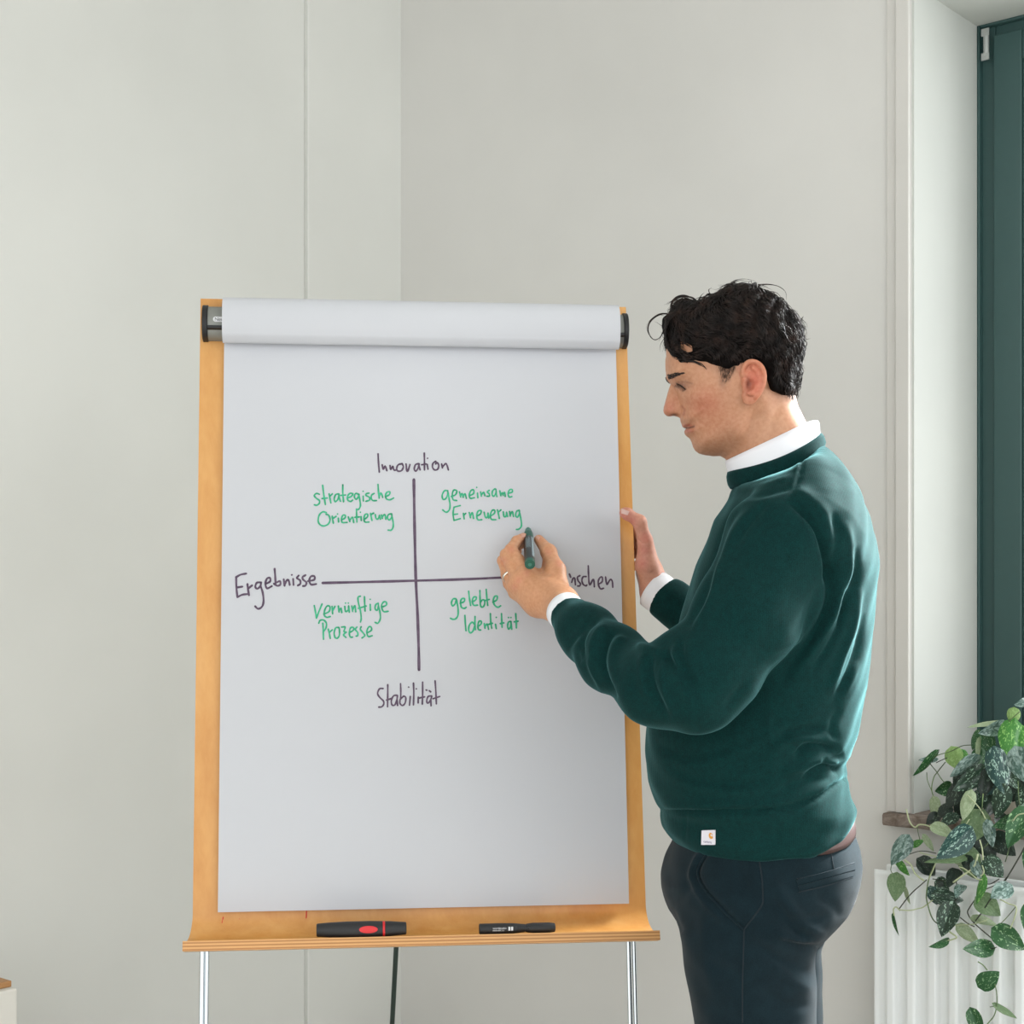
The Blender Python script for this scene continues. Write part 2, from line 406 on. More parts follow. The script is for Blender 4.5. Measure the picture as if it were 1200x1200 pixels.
# clamp bar (D-shaped) with black end caps
vb0 = bpx(250, 398, 0.0)[1]; vb1 = bpx(250, 358, 0.0)[1]
vc = (vb0+vb1)/2; hb = (vb1-vb0)/2
def dprof(h, dep, n=14): return [(h*math.cos(math.pi*k/n), dep*math.sin(math.pi*k/n)**0.7) for k in range(n+1)]
uL = bpx(244, 380, 0.0)[0]; uR = bpx(729.5, 388, 0.0)[0]
b = MB(); b.sweep(dprof(hb*0.97, 0.030), BP(uL, vc, PWF), BV, BW, BU*(uR-uL)); b.build('clamp_bar', M['grey_metal'], chart, sharp=50)
b = MB(); b.sweep([(-hb*.97, 0.0), (-hb*.35, 0), (-hb*.35, .0295), (-hb*.5, .0290)], BP(uL, vc, PWF+.0012), BV, BW, BU*(uR-uL)); b.build('clamp_slot', M['black_plastic'], chart)
uL2 = bpx(237.5, 380, 0.0)[0]; uR2 = bpx(735, 388, 0.0)[0]
for a0, a1 in ((uL2, uL), (uR, uR2)):
    b = MB(); b.sweep(dprof(hb*1.04, 0.034), BP(a0, vc, PWF), BV, BW, BU*(a1-a0)); tag(b.build('end_cap', M['black_plastic'], chart, sharp=50, bevel=0.001), 'black plastic end cap')
# maker's pill on the clamp
u0, v0 = bpx(250, 374, 0.018); 
pc = 0.0295+PWF
b = MB(); pr = []
for k in range(24):
    a = 2*math.pi*k/24; pr.append((0.0045*math.sin(a), (0.020 if math.cos(a) > 0 else 0)+0.0045*math.cos(a)))
b.sweep([(q[1], q[0]) for q in pr], BP(u0+0.004, v0, pc+.0005), BU, BV, BW*0.0008); b.build('maker_badge', M['white_print'], chart)
text_mesh('Neuland', 0.0085, M['dark_print'], BP(u0+0.002, v0-0.003, pc+0.0015), BU, BV, 'badge_lettering', chart)

# legs: two double chrome tubes in front, one tube behind
def leg_line(px, py, w_):
    u, v = bpx(px, py, w_); top = BP(u, 0.62, w_); d = -BV; t = (top.z-0.012)/BV.z
    return top, top+d*t
for pxs in ((237, 242.6), (737.2, 743.6)):
    for i, (q, rr) in enumerate(zip(pxs, (0.0045, 0.0036))):
        a, c = leg_line(q, 1130, -0.040)
        b = MB(); b.tube([a, c], rr, 18); b.tube([c+UP*.014, c-UP*0.008], rr+.003, 12)
        tag(b.build('leg', M['chrome'], chart, sharp=40))
a = P(500, 430, 2.735); c = P(448.5, 1416, 3.42); c.z = 0.012
b = MB(); b.tube([a, c], 0.0052, 18); M['dark_tube'] = NT('dark_tube', (70, 84, 80), .25, .8).m; tag(b.build('leg', M['dark_tube'], chart, sharp=40), 'dark rear tube leg')
b = MB(); b.box(BP(-0.02, 0.6, PWF-TH), BU*0.08, BV*0.3, -BW*0.014); b.build('leg_bracket', M['grey_metal'], chart, smooth=False, bevel=0.002)
for pxs in (237, 743.6):
    b = MB(); b.box(BP(bpx(pxs, 1130, -.04)[0]-(.012 if pxs < 500 else .035), 0.55, PWF-TH), BU*0.03, BV*0.08, -BW*0.02); b.build('leg_bracket', M['grey_metal'], chart, smooth=False, bevel=0.002)

# ------------------------------------------------------------ paper pad
pad = empty('paper_pad', BP((PL+PR)/2, 0.0, -0.005), 'white flip chart paper pad with handwritten four-field cross diagram', 'paper pad')
b = MB(); nx, nz = 24, 40; vs = []; fs = []
def sheet_w(s, t): return 0.0
sv0 = 0.0; sv1 = PVT+0.03
b.box(BP(PL+.002, 0.001, -0.011), BU*(PR-PL-.004), BV*(sv1), BW*0.0095)
b.build('under_sheets', M['paper'], pad, smooth=False)
b = MB(); b.box(BP(PL, 0.0, -0.0012), BU*(PR-PL), BV*sv1, BW*0.0012); top_sheet = b.build('top_sheet', M['paper'], pad, smooth=False)
# sheets turned over the clamp
vtop = bpx(300, 350, 0.0)[1]; pr = []
v_lo = PVT+0.001
H = (vtop+0.004)-v_lo
out = [(v_lo+0.030, 0.004), (v_lo+0.012, 0.006), (v_lo+0.003, 0.011), (v_lo-0.001, 0.018)]
for k in range(0, 13):
    a = -0.30*math.pi+(0.80*math.pi)*k/12
    out.append((v_lo+H*0.47+H*0.40*math.sin(a)*(1.0 if a > 0 else 1.22), 0.012+0.026*math.cos(a)**0.75 if math.cos(a) > 0 else 0.012))
out += [(v_lo+H*.89, 0.002), (v_lo+H*.90, -0.012), (v_lo+H*.88, -0.024), (vtop-0.016, -0.033), (vtop-0.2, -0.036), (vtop-0.5, -0.040)]
sm = [tuple(q) for q in catmull(out, 4)]
def offset(poly, t):
    r_ = []
    for i, q in enumerate(poly):
        a = np.array(poly[max(i-1, 0)]); c = np.array(poly[min(i+1, len(poly)-1)]); d = c-a; d = d/(np.linalg.norm(d)+1e-9)
        r_.append((q[0]-d[1]*t, q[1]+d[0]*t))
    return r_
prof = sm+offset(sm, 0.0022)[::-1]
b = MB(); b.sweep(prof, BP(PL-0.001, 0, 0), BV, BW, BU*(PR-PL+.003), n=1); tag(b.build('turned_sheets', M['paper'], pad, sharp=60), 'used sheets turned back over the clamp')

# handwriting
def ribbon(mb, pts, wpx, off=0.0004):
    pts2 = [np.array(bpx(x, y)) for x, y in pts]
    hw = wpx*0.00142/2; n = len(pts2); v = []; f = []
    if n == 1 or np.linalg.norm(pts2[-1]-pts2[0]) < 1e-5 and n == 1:
        c = pts2[0]; ring = [BP(c[0]+hw*math.cos(a), c[1]+hw*math.sin(a), off) for a in np.linspace(0, 2*math.pi, 9)[:-1]]
        mb.add(ring, [tuple(range(8))]); return
    L_ = []; R_ = []
    for i in range(n):
        d = pts2[min(i+1, n-1)]-pts2[max(i-1, 0)]; d = d/(np.linalg.norm(d)+1e-9); nn = np.array((-d[1], d[0]))
        h = hw*(1+0.10*math.sin(i*0.9+pts[0][0]))
        L_.append(pts2[i]+nn*h); R_.append(pts2[i]-nn*h)
    off2 = off+random.uniform(0, 0.0002)
    v = [BP(q[0], q[1], off2) for q in L_+R_]
    f = [(i, n+i, n+i+1, i+1) for i in range(n-1)]; mb.add(v, f)
    for c, sgn in ((pts2[0], -1), (pts2[-1], 1)):
        mb.add([BP(c[0]+hw*math.cos(a), c[1]+hw*math.sin(a), off2) for a in np.linspace(0, 2*math.pi, 9)[:-1]], [tuple(range(8))])
def word(strokes, ox, oy, sc, wpx, mat, label):
    mb = MB()
    for s in strokes:
        pts = [(ox+x/sc, oy+y/sc) for x, y in s]
        pts = [tuple(q) for q in catmull(pts, 5)] if len(pts) > 2 else pts
        ribbon(mb, pts, wpx)
    o = mesh_obj('handwriting', mb.v, mb.f, mat, pad, smooth=False); o['label'] = label
A1 = [[(155,210),(120,200),(90,225),(115,260),(155,290),(155,325),(125,350),(92,345)],[(197,95),(210,200),(232,340)],[(190,265),(255,258)],
[(280,205),(290,260),(303,320)],[(290,235),(322,205)],[(405,205),(365,215),(345,270),(360,305),(395,270),(408,210)],[(405,215),(412,260),(425,300)],
[(455,90),(455,200),(465,305)],[(430,225),(490,220)],[(520,255),(560,240),(583,205),(545,200),(515,240),(520,285),(555,302),(580,285)],
[(655,210),(620,200),(603,240),(625,275),(655,240),(662,210)],[(660,215),(675,300),(680,360),(660,400),(630,405)],[(715,235),(718,295)],[(715,172)],
[(790,195),(755,205),(752,225),(795,250),(795,285),(750,300)],[(855,200),(825,220),(818,260),(840,290),(885,290)],[(905,85),(910,170),(920,260)],
[(920,240),(940,195),(955,215),(965,250)],[(1000,240),(1050,215),(1055,180),(1020,185),(1000,225),(1015,270),(1060,280),(1105,258)]]
A2 = [[(245,445),(200,435),(155,475),(140,550),(165,600),(215,615),(270,590),(292,535),(275,480),(240,465)],[(320,490),(325,530),(335,580)],[(328,520),(370,492)],
[(398,515),(402,565)],[(388,462)],[(440,540),(485,510),(485,480),(455,480),(438,530),(450,570),(510,570)],[(525,500),(545,560)],[(545,540),(575,505),(585,520),(595,572)],
[(630,400),(632,480),(635,565)],[(610,505),(665,500)],[(688,495),(692,545)],[(680,440)],[(725,535),(770,500),(770,465),(740,470),(725,520),(740,565),(790,565)],
[(810,455),(818,500),(828,545)],[(815,470),(850,450)],[(870,470),(880,520),(905,525),(925,480)],[(925,480),(935,530)],[(950,475),(960,520)],[(960,500),(985,470),(1000,490),(1005,530)],
[(1075,460),(1040,470),(1025,510),(1050,540),(1080,500),(1080,460)],[(1085,500),(1100,580),(1095,640),(1070,670),(1035,668)]]
B1 = [[(160,165),(120,165),(90,220),(100,275),(135,265),(160,210),(160,165)],[(165,190),(180,280),(190,350),(180,410),(140,440),(95,410)],
[(205,240),(260,215),(275,165),(235,160),(218,220),(230,280),(275,290)],[(310,180),(325,245)],[(325,230),(345,200),(358,250)],[(358,230),(380,205),(398,262)],
[(440,230),(490,200),(490,155),(455,165),(435,225),(450,262),(500,255)],[(540,195),(545,255)],[(530,122)],[(580,180),(590,235)],[(590,220),(620,185),(635,230)],
[(690,160),(665,180),(690,205),(690,235),(660,235)],[(765,140),(735,165),(728,215),(750,235),(778,190),(775,145)],[(778,190),(788,240)],
[(825,165),(840,230)],[(840,215),(858,190),(868,225)],[(868,210),(888,185),(895,238)],[(930,200),(985,180),(980,150),(950,155),(932,200),(945,245),(980,240)]]
B2 = [[(240,375),(228,460),(240,545)],[(240,375),(320,355)],[(232,470),(285,462)],[(240,545),(320,522)],[(360,455),(370,525)],[(365,480),(390,455)],
[(435,445),(450,510)],[(450,490),(475,445),(490,520)],[(530,490),(580,460),(585,420),(550,425),(530,480),(545,535),(595,535)],
[(625,440),(640,500),(665,505),(675,450)],[(675,450),(685,515)],[(705,490),(755,455),(760,415),(725,420),(705,480),(720,530),(775,535)],
[(795,410),(810,470),(820,520)],[(805,440),(840,410)],[(870,435),(880,495),(905,490),(912,440)],[(912,440),(925,495)],[(950,430),(960,490)],[(960,470),(985,430),(1000,495)],
[(1070,415),(1040,430),(1028,480),(1050,505),(1075,460),(1075,415)],[(1080,450),(1100,560),(1100,620),(1070,655),(1038,660)]]
C1 = [[(90,215),(105,290),(118,375)],[(118,375),(150,290),(190,195)],[(212,325),(280,290),(290,230),(255,220),(225,270),(218,335),(250,365),(295,355)],
[(318,225),(325,320)],[(325,280),(355,225)],[(398,220),(408,298)],[(408,285),(428,250),(436,262),(442,305)],[(480,225),(490,290),(525,270),(530,220)],[(530,220),(538,300)],[(490,183)],[(526,183)],
[(570,220),(580,290)],[(580,275),(610,215),(620,295)],[(680,95),(650,110),(655,180),(680,280),(690,380),(680,425)],[(655,250),(755,220)],[(732,100),(735,200),(740,285)],
[(805,200),(808,275)],[(805,135)],[(905,185),(875,205),(868,255),(895,275),(910,230),(908,185)],[(912,220),(930,300),(935,380),(905,440),(868,430)],
[(950,235),(1010,210),(1010,170),(975,170),(950,220),(975,290),(1035,288)]]
C2 = [[(200,440),(205,540),(208,645)],[(148,440),(165,405),(210,400),(245,440),(240,500),(210,545)],[(270,515),(285,580),(295,635)],[(280,560),(320,525)],
[(405,495),(365,500),(345,560),(355,620),(385,632),(412,590),(410,510),(400,497)],[(440,490),(485,490),(470,545),(500,555)],[(500,555),(465,590),(495,622)],
[(540,560),(590,530),(590,495),(555,500),(538,560),(550,615),(580,618)],[(635,490),(615,520),(645,560),(645,600),(625,605)],[(690,485),(680,520),(720,570),(735,600),(700,630)],
[(765,565),(820,530),(815,490),(785,490),(762,550),(780,610),(830,600)]]
D1 = [[(170,200),(130,205),(108,260),(125,300),(160,270),(178,210)],[(180,220),(200,330),(200,430),(170,480),(130,490),(95,475)],
[(230,265),(285,240),(290,200),(255,200),(235,250),(250,320),(290,335),(315,320)],[(350,95),(362,200),(378,295)],[(400,245),(450,215),(455,175),(420,180),(402,230),(420,290),(475,290)],
[(508,85),(510,200),(515,290),(540,320),(570,290),(575,230),(545,215),(515,250)],[(597,70),(605,180),(618,295)],[(585,225),(640,210)],
[(690,250),(745,215),(750,165),(715,170),(695,230),(715,290),(760,320),(800,300)]]
D2 = [[(297,435),(303,540),(313,650)],[(430,560),(400,530),(360,570),(350,640),(375,680),(410,655),(432,590)],[(440,450),(438,550),(445,635)],
[(480,590),(525,555),(525,515),(495,520),(480,580),(490,635),(520,640)],[(570,550),(580,615)],[(580,595),(610,555),(630,630)],[(655,410),(660,520),(675,615)],[(635,560),(685,545)],
[(728,560),(738,620)],[(738,462)],[(812,410),(815,500),(820,600)],[(795,550),(845,540)],[(940,520),(910,530),(898,590),(915,625),(940,590),(945,525)],[(945,550),(955,630)],[(910,465)],[(945,465)],
[(1012,410),(1018,510),(1022,610)],[(990,525),(1045,515)]]
E1 = [[(142,130),(148,240),(158,362)],[(195,270),(208,328),(232,285),(255,345)],[(295,280),(305,330),(330,290),(345,335),(368,338)],[(450,255),(400,270),(380,315),(395,350),(440,345),(465,300),(455,262)],
[(500,260),(510,345),(525,345),(550,268)],[(660,255),(620,270),(605,325),(625,350),(655,310),(668,258)],[(665,290),(680,335)],[(733,120),(735,220),(735,335)],[(700,270),(755,260)],
[(770,265),(780,325)],[(775,187)],[(880,225),(845,250),(838,300),(865,335),(905,325),(918,275),(895,240),(878,260)],[(955,260),(965,310)],[(965,300),(1005,255),(1025,280),(1040,335)]]
F1 = [[(118,210),(120,330),(132,445)],[(115,215),(170,185),(235,172)],[(130,335),(190,325)],[(132,448),(190,420),(255,412)],[(250,295),(255,350),(268,425)],[(255,350),(305,310)],
[(400,275),(360,280),(342,325),(365,350),(400,320),(410,275)],[(405,320),(430,400),(438,500),(420,560),(375,585),(340,555)],[(470,290),(515,265),(515,225),(480,230),(460,290),(480,345),(535,320)],
[(568,115),(575,200),(580,290)],[(560,290),(600,315),(635,300),(630,262),(590,275)],[(675,240),(685,315)],[(685,300),(715,245),(735,260),(745,305)],[(785,235),(790,305)],[(770,187)],
[(850,195),(830,225),(865,250),(870,290),(840,312)],[(930,190),(895,215),(905,245),(940,275),(930,312),(900,318)],[(960,260),(1030,245),(1035,205),(995,205),(975,250),(995,300),(1055,295)]]
G1 = [[(185,225),(130,230),(100,300),(130,360),(190,420),(195,470),(165,510),(118,515)],[(258,165),(258,300),(255,510)],[(240,405),(320,380)],
[(405,330),(350,340),(315,410),(325,480),(370,480),(400,400),(410,335)],[(405,400),(412,490)],[(458,150),(462,270),(460,390)],[(450,400),(450,460),(490,490),(530,450),(540,370),(510,345),(470,380)],
[(610,350),(598,485)],[(585,203)],[(660,140),(665,300),(660,480)],[(735,360),(733,450)],[(705,230)],[(803,125),(803,300),(798,470)],[(745,375),(835,355)],
[(945,340),(890,350),(868,410),(880,455),(920,420),(945,350)],[(930,400),(935,495)],[(858,248),(870,252)],[(908,260),(930,278)],[(998,105),(1010,280),(1018,465)],[(965,385),(1070,350)]]
H1 = [[(125,305),(150,370)],[(170,470),(195,395),(230,390),(245,520)],[(335,335),(285,370),(300,440),(345,500),(330,540),(290,545)],[(460,355),(400,360),(375,430),(400,510),(455,540),(475,525)],
[(503,140),(508,300),(518,470),(540,520),(595,415),(615,440),(625,560)],[(705,510),(780,460),(785,375),(745,370),(705,440),(710,530),(750,600),(810,590)],[(850,365),(870,500),(890,500),(945,415),(985,450),(995,570)],
[(-720,600),(-670,220),(-550,460),(-430,205),(-340,600)],[(-220,460),(-50,400),(-60,280),(-190,290),(-240,460),(-150,600),(-20,560)]]
GK = M['ink_green']; BK = M['ink_black']
word(A1, 360, 560, 10.909, 2.0, GK, 'green handwritten word strategische'); word(A2, 360, 560, 10.909, 2.0, GK, 'green handwritten word Orientierung')
word(B1, 510, 560, 10.909, 2.0, GK, 'green handwritten word gemeinsame'); word(B2, 510, 560, 10.909, 2.0, GK, 'green handwritten word Erneuerung')
word(C1, 360, 690, 10.909, 2.0, GK, 'green handwritten word vernünftige'); word(C2, 360, 690, 10.909, 2.0, GK, 'green handwritten word Prozesse')
word(D1, 520, 685, 12, 2.1, GK, 'green handwritten word gelebte'); word(D2, 520, 685, 12, 2.1, GK, 'green handwritten word Identität')
word(E1, 430, 520, 10.909, 2.1, BK, 'dark handwritten word Innovation'); word(F1, 265, 655, 10, 2.4, BK, 'dark handwritten word Ergebnisse')
word(G1, 435, 790, 13.333, 2.0, BK, 'dark handwritten word Stabilität'); word(H1, 660, 655, 17.143, 2.1, BK, 'dark handwritten word Menschen partly behind the hand')
word([[(485,562),(485.5,600),(486.3,640),(487.3,680),(489.3,720),(490.6,760),(491,785)]], 0, 0, 1, 3.3, BK, 'vertical axis line')
word([[(378,683.2),(430,682),(480,680.7),(540,679),(590,676.8),(612,676)]], 0, 0, 1, 3.0, BK, 'horizontal axis line')

# ------------------------------------------------------------ pens on the tray
def pen_frame(px0, px1):
    a = tray_point(px0); c = tray_point(px1); return a, c, (c-a).normalized(), (c-a).length
trn = (BV*math.cos(tilt)-BW*math.sin(tilt))
a, c, ax, L = pen_frame(371, 476); r0 = 0.0128
o0 = a+UP*(r0+.0006)
pen = empty('jumbo_marker', o0+ax*L/2-UP*r0, 'thick black marker with red ring and red oval lying on the tray', 'marker')
b = MB(); cl = L*0.735
b.lathe([(0, .0092), (.0015, .0104), (.02, .0118), (.05, r0), (.085, r0), (cl, .0121)], o0, ax, 32); b.build('barrel', M['black_pen'], pen)
b = MB(); b.lathe([(cl, .0118), (cl+.0005, .0124), (cl+.0032, .0124), (cl+.0037, .0118)], o0, ax, 32); tag(b.build('ring', M['red'], pen), 'red ring')
b = MB(); b.lathe([(cl+.0037, .0121), (cl+.012, .0119), (L-.012, .0107), (L-.001, .0100), (L, .0085)], o0, ax, 32); b.build('cap', M['black_pen'], pen)
b = MB(); vs = []; vd = (-BW*1).cross(ax); vw = Vector((0, -1, 0.15)).normalized()
side = ax.cross(vw).normalized()
nn = 28
cc = o0+ax*(L*0.585)
ring_ = [cc+ax*(.0148*math.cos(t))+(side*math.sin(.44*math.sin(t))+vw*math.cos(.44*math.sin(t)))*(r0+.0006) for t in np.linspace(0, 2*math.pi, nn+1)[:-1]]
ring2 = [cc+ax*(.0148*math.cos(t))+(side*math.sin(.44*math.sin(t))+vw*math.cos(.44*math.sin(t)))*(r0-.0016) for t in np.linspace(0, 2*math.pi, nn+1)[:-1]]
mid = [cc+ax*x+vw*(r0+.0008) for x in (-.008, 0, .008)]
b.add(ring_+ring2+[cc+vw*(r0+.0009)], [(i, (i+1) % nn, 2*nn) for i in range(nn)]+[(i, nn+i, nn+(i+1) % nn, (i+1) % nn) for i in range(nn)])
tag(b.build('oval_inlay', M['red'], pen), 'red oval inlay')
a, c, ax, L = pen_frame(561, 650); r0 = 0.0088; o0 = a+UP*(r0+.0006)
pen = empty('slim_marker', o0+ax*L/2-UP*r0, 'slim black marker with pinched waist and white print on the tray', 'marker')
b = MB(); cl = L*0.60
b.lathe([(0, .0072), (.0012, .0086), (.03, r0), (.055, .0084), (cl-.006, .0070), (cl, .0066)], o0, ax, 28); b.build('barrel', M['black_pen'], pen)
b = MB(); b.lathe([(cl+.0003, .0062), (cl+.003, .0070), (cl+.012, .0082), (L-.01, .0082), (L-.001, .0070), (L, .0050)], o0, ax, 28)
b.build('cap', M['black_pen'], pen)
b = MB(); b.box(o0+ax*(cl-.012)+vw*.0062-side*.0016, ax*.020, vw*.0022, side*.0032); b.build('clip', M['black_plastic'], pen, bevel=0.0008)
text_mesh('WHITEBOARD', 0.0034, M['white_print'], o0+ax*(L*.18)+vw*(r0+.0004)-UP*.0002, ax, UP, 'print', pen)
text_mesh('MARKER 2-3', 0.0034, M['white_print'], o0+ax*(L*.18)+vw*(r0+.0002)-UP*.0036, ax, UP, 'print', pen)
b = MB(); pq = o0+ax*(L*.415)+vw*(r0+.0001)
for s_ in (-1, 1): b.box(pq+ax*(0.0022*s_-.0016)-UP*.0030, ax*0.0032, vw*.0004, UP*.0062)
b.build('print_mark', M['white_print'], pen, smooth=False)
# ------------------------------------------------------------ implicit surfaces -> meshes
class SDF:
    def __init__(s, lo, hi, h):
        s.lo = np.array(lo, np.float32); s.h = h
        s.n = np.ceil((np.array(hi)-s.lo)/h).astype(int)+1
        s.ax = [(s.lo[i]+h*np.arange(s.n[i])).astype(np.float32) for i in range(3)]
        s.F = np.full(s.n, 1.0, np.float32)
    def sub(s, lo, hi):
        sl = []
        for i in range(3):
            a = int(max(0, math.floor((lo[i]-s.lo[i])/s.h))); b = int(min(s.n[i], math.ceil((hi[i]-s.lo[i])/s.h)+1))
            if b <= a: return None, None
            sl.append(slice(a, b))
        return tuple(sl), np.meshgrid(s.ax[0][sl[0]], s.ax[1][sl[1]], s.ax[2][sl[2]], indexing='ij', sparse=True)
    @staticmethod
    def smin(a, b, k):
        if k <= 0: return np.minimum(a, b)
        h = np.maximum(k-np.abs(a-b), 0)/k
        return np.minimum(a, b)-h*h*k*0.25
    @staticmethod
    def smax(a, b, k): return -SDF.smin(-a, -b, k)
    def cone(s, a, b, ra, rb, k=0.01, sub=False):
        a = np.array(a, float); b = np.array(b, float); m = max(ra, rb)+k+3*s.h
        sl, g = s.sub(np.minimum(a, b)-m, np.maximum(a, b)+m)
        if sl is None: return
        d = b-a; L2 = float(d.dot(d))+1e-12
        t = np.clip(((g[0]-a[0])*d[0]+(g[1]-a[1])*d[1]+(g[2]-a[2])*d[2])/L2, 0, 1)
        q = np.sqrt((g[0]-a[0]-t*d[0])**2+(g[1]-a[1]-t*d[1])**2+(g[2]-a[2]-t*d[2])**2)-(ra+(rb-ra)*t)
        s.F[sl] = SDF.smax(s.F[sl], -q, k) if sub else SDF.smin(s.F[sl], q, k)
    def chain(s, pts, rs, k=0.01):
        for i in range(len(pts)-1): s.cone(pts[i], pts[i+1], rs[i], rs[i+1], k)
    def ell(s, c, r, k=0.01, rot=None, sub=False):
        c = np.array(c, float); m = max(r)+k+3*s.h
        sl, g = s.sub(c-m, c+m)
        if sl is None: return
        x, y, z = g[0]-c[0], g[1]-c[1], g[2]-c[2]
        if rot is not None:
            R_ = np.array(rot); x, y, z = (R_[0][0]*x+R_[0][1]*y+R_[0][2]*z, R_[1][0]*x+R_[1][1]*y+R_[1][2]*z, R_[2][0]*x+R_[2][1]*y+R_[2][2]*z)
        q = (np.sqrt((x/r[0])**2+(y/r[1])**2+(z/r[2])**2)-1)*min(r)
        s.F[sl] = SDF.smax(s.F[sl], -q, k) if sub else SDF.smin(s.F[sl], q, k)
    def mesh(s, smooth=1):
        F = s.F; S = F < 0
        c = [(i, j, k) for i in (0, 1) for j in (0, 1) for k in (0, 1)]
        n = np.array(F.shape)-1
        cnt = np.zeros(n, np.int8)
        for i, j, k in c: cnt += S[i:i+n[0], j:j+n[1], k:k+n[2]]
        act = (cnt > 0) & (cnt < 8); idx = np.argwhere(act)
        num = np.full(tuple(n), -1, np.int32); num[act] = np.arange(len(idx))
        acc = np.zeros((len(idx), 3)); w_ = np.zeros(len(idx))
        for a in range(3):
            o = [x for x in range(3) if x != a]
            for p in (0, 1):
                for q in (0, 1):
                    d0 = np.zeros(3, int); d0[o[0]] = p; d0[o[1]] = q; d1 = d0.copy(); d1[a] = 1
                    i0 = idx+d0; i1 = idx+d1
                    f0 = F[i0[:, 0], i0[:, 1], i0[:, 2]]; f1 = F[i1[:, 0], i1[:, 1], i1[:, 2]]
                    m = (f0 < 0) != (f1 < 0); t = np.where(m, f0/np.where(m, f0-f1, 1), 0)
                    pt = d0[None, :]+t[:, None]*(d1-d0)[None, :]
                    acc[m] += pt[m]; w_[m] += 1
        V = s.lo+(idx+acc/w_[:, None])*s.h
        Q = []
        for a in range(3):
            o = [(a+1) % 3, (a+2) % 3]
            sh = list(F.shape); sh[a] -= 1
            sl0 = [slice(None)]*3; sl1 = [slice(None)]*3; sl0[a] = slice(0, -1); sl1[a] = slice(1, None)
            A = S[tuple(sl0)]; B = S[tuple(sl1)]
            e = np.argwhere(A != B)
            ok = (e[:, o[0]] > 0) & (e[:, o[1]] > 0) & (e[:, o[0]] < n[o[0]]) & (e[:, o[1]] < n[o[1]]); e = e[ok]
            ins = A[e[:, 0], e[:, 1], e[:, 2]]
            u = np.zeros(3, int); v = np.zeros(3, int); u[o[0]] = 1; v[o[1]] = 1
            q = [num[tuple((e-u-v).T)], num[tuple((e-v).T)], num[tuple(e.T)], num[tuple((e-u).T)]]
            q = np.stack(q, 1); q[~ins] = q[~ins][:, ::-1]; Q.append(q)
        Q = np.concatenate(Q)
        used = np.zeros(len(V), bool); used[Q.ravel()] = True; re_ = np.cumsum(used)-1; V = V[used]; Q = re_[Q]
        return relax(V, Q, smooth), Q
def relax(V, Q, it, lam=0.5):
    e = np.concatenate([Q[:, [0, 1]], Q[:, [1, 2]], Q[:, [2, 3]], Q[:, [3, 0]]])
    deg = np.bincount(e.ravel(), minlength=len(V)).astype(float); deg[deg == 0] = 1
    for _ in range(it):
        a = np.stack([np.bincount(e[:, 0], V[e[:, 1], i], len(V))+np.bincount(e[:, 1], V[e[:, 0], i], len(V)) for i in range(3)], 1)
        V = V+lam*(a/deg[:, None]-V)
    return V
def normals(V, Q):
    n = np.cross(V[Q[:, 2]]-V[Q[:, 0]], V[Q[:, 3]]-V[Q[:, 1]])
    N = np.zeros_like(V)
    for k in range(4):
        for i in range(3): N[:, i] += np.bincount(Q[:, k], n[:, i], len(V))
    return N/(np.linalg.norm(N, axis=1)[:, None]+1e-12)
def poly_dist(px, py, pts):
    """distance of points to a polyline and the fraction along it"""
    best = np.full(px.shape, 1e9); bt = np.zeros(px.shape); sgn = np.zeros(px.shape)
    pts = np.array(pts, float); n = len(pts)-1
    for i in range(n):
        a = pts[i]; d = pts[i+1]-a; L2 = d.dot(d)+1e-9
        t = np.clip(((px-a[0])*d[0]+(py-a[1])*d[1])/L2, 0, 1)
        ex = px-a[0]-t*d[0]; ey = py-a[1]-t*d[1]; q = np.hypot(ex, ey)
        m = q < best; best[m] = q[m]; bt[m] = ((i+t)/n)[m]; sgn[m] = np.sign(d[0]*ey-d[1]*ex)[m]
    return best, bt, sgn
def inside(px, py, poly):
    r_ = np.zeros(px.shape, bool); n = len(poly)
    for i in range(n):
        x1, y1 = poly[i]; x2, y2 = poly[(i+1) % n]
        if y1 == y2: continue
        m = ((y1 > py) != (y2 > py)) & (px < (x2-x1)*(py-y1)/(y2-y1)+x1); r_ ^= m
    return r_
def sdist(px, py, poly):
    d, _, _ = poly_dist(px, py, list(poly)+[poly[0]]); return np.where(inside(px, py, poly), d, -d)
def facing(V, N):
    v = np.array([0, 0, ZC])-V; v /= np.linalg.norm(v, axis=1)[:, None]; return (v*N).sum(1)
def creases(V, Q, items, yr=None):
    """items: (pixel polyline, amplitude mm (+ ridge / - fold), sigma px): soft folds in the cloth"""
    N = normals(V, Q); px, py = proj(V); fc = facing(V, N); wt = np.clip((fc+0.15)/0.3, 0, 1); disp = np.zeros(len(V))
    vis = wt > 0
    for it in items:
        pts, amp, sg = it[:3]; lim = it[3] if len(it) > 3 else None
        pts = [tuple(q) for q in catmull(pts, 4)]
        A = np.array(pts); m = vis & (px > A[:, 0].min()-3*sg) & (px < A[:, 0].max()+3*sg) & (py > A[:, 1].min()-3*sg) & (py < A[:, 1].max()+3*sg)
        if lim is not None: m &= lim(V)
        if not m.any(): continue
        d, t, sgn = poly_dist(px[m], py[m], pts)
        env = np.clip(np.minimum(t, 1-t)*5, 0, 1)**0.7
        g = np.exp(-(d/sg)**2)
        disp[m] += amp*0.001*g*env*wt[m]
    return V+N*disp[:, None]
def bvh_of(V, Q): return BVHTree.FromPolygons([tuple(v) for v in V.tolist()], Q.tolist())
def hit(bvh, px, py):
    d = Vector(((px-CX)/FPX, 1, -(py-CY)/FPX)).normalized()
    loc, nor, i, dist = bvh.ray_cast(Vector((0, 0, ZC)), d)
    if loc is None: return None, None
    if nor.dot(d) > 0: nor = -nor
    return loc, nor
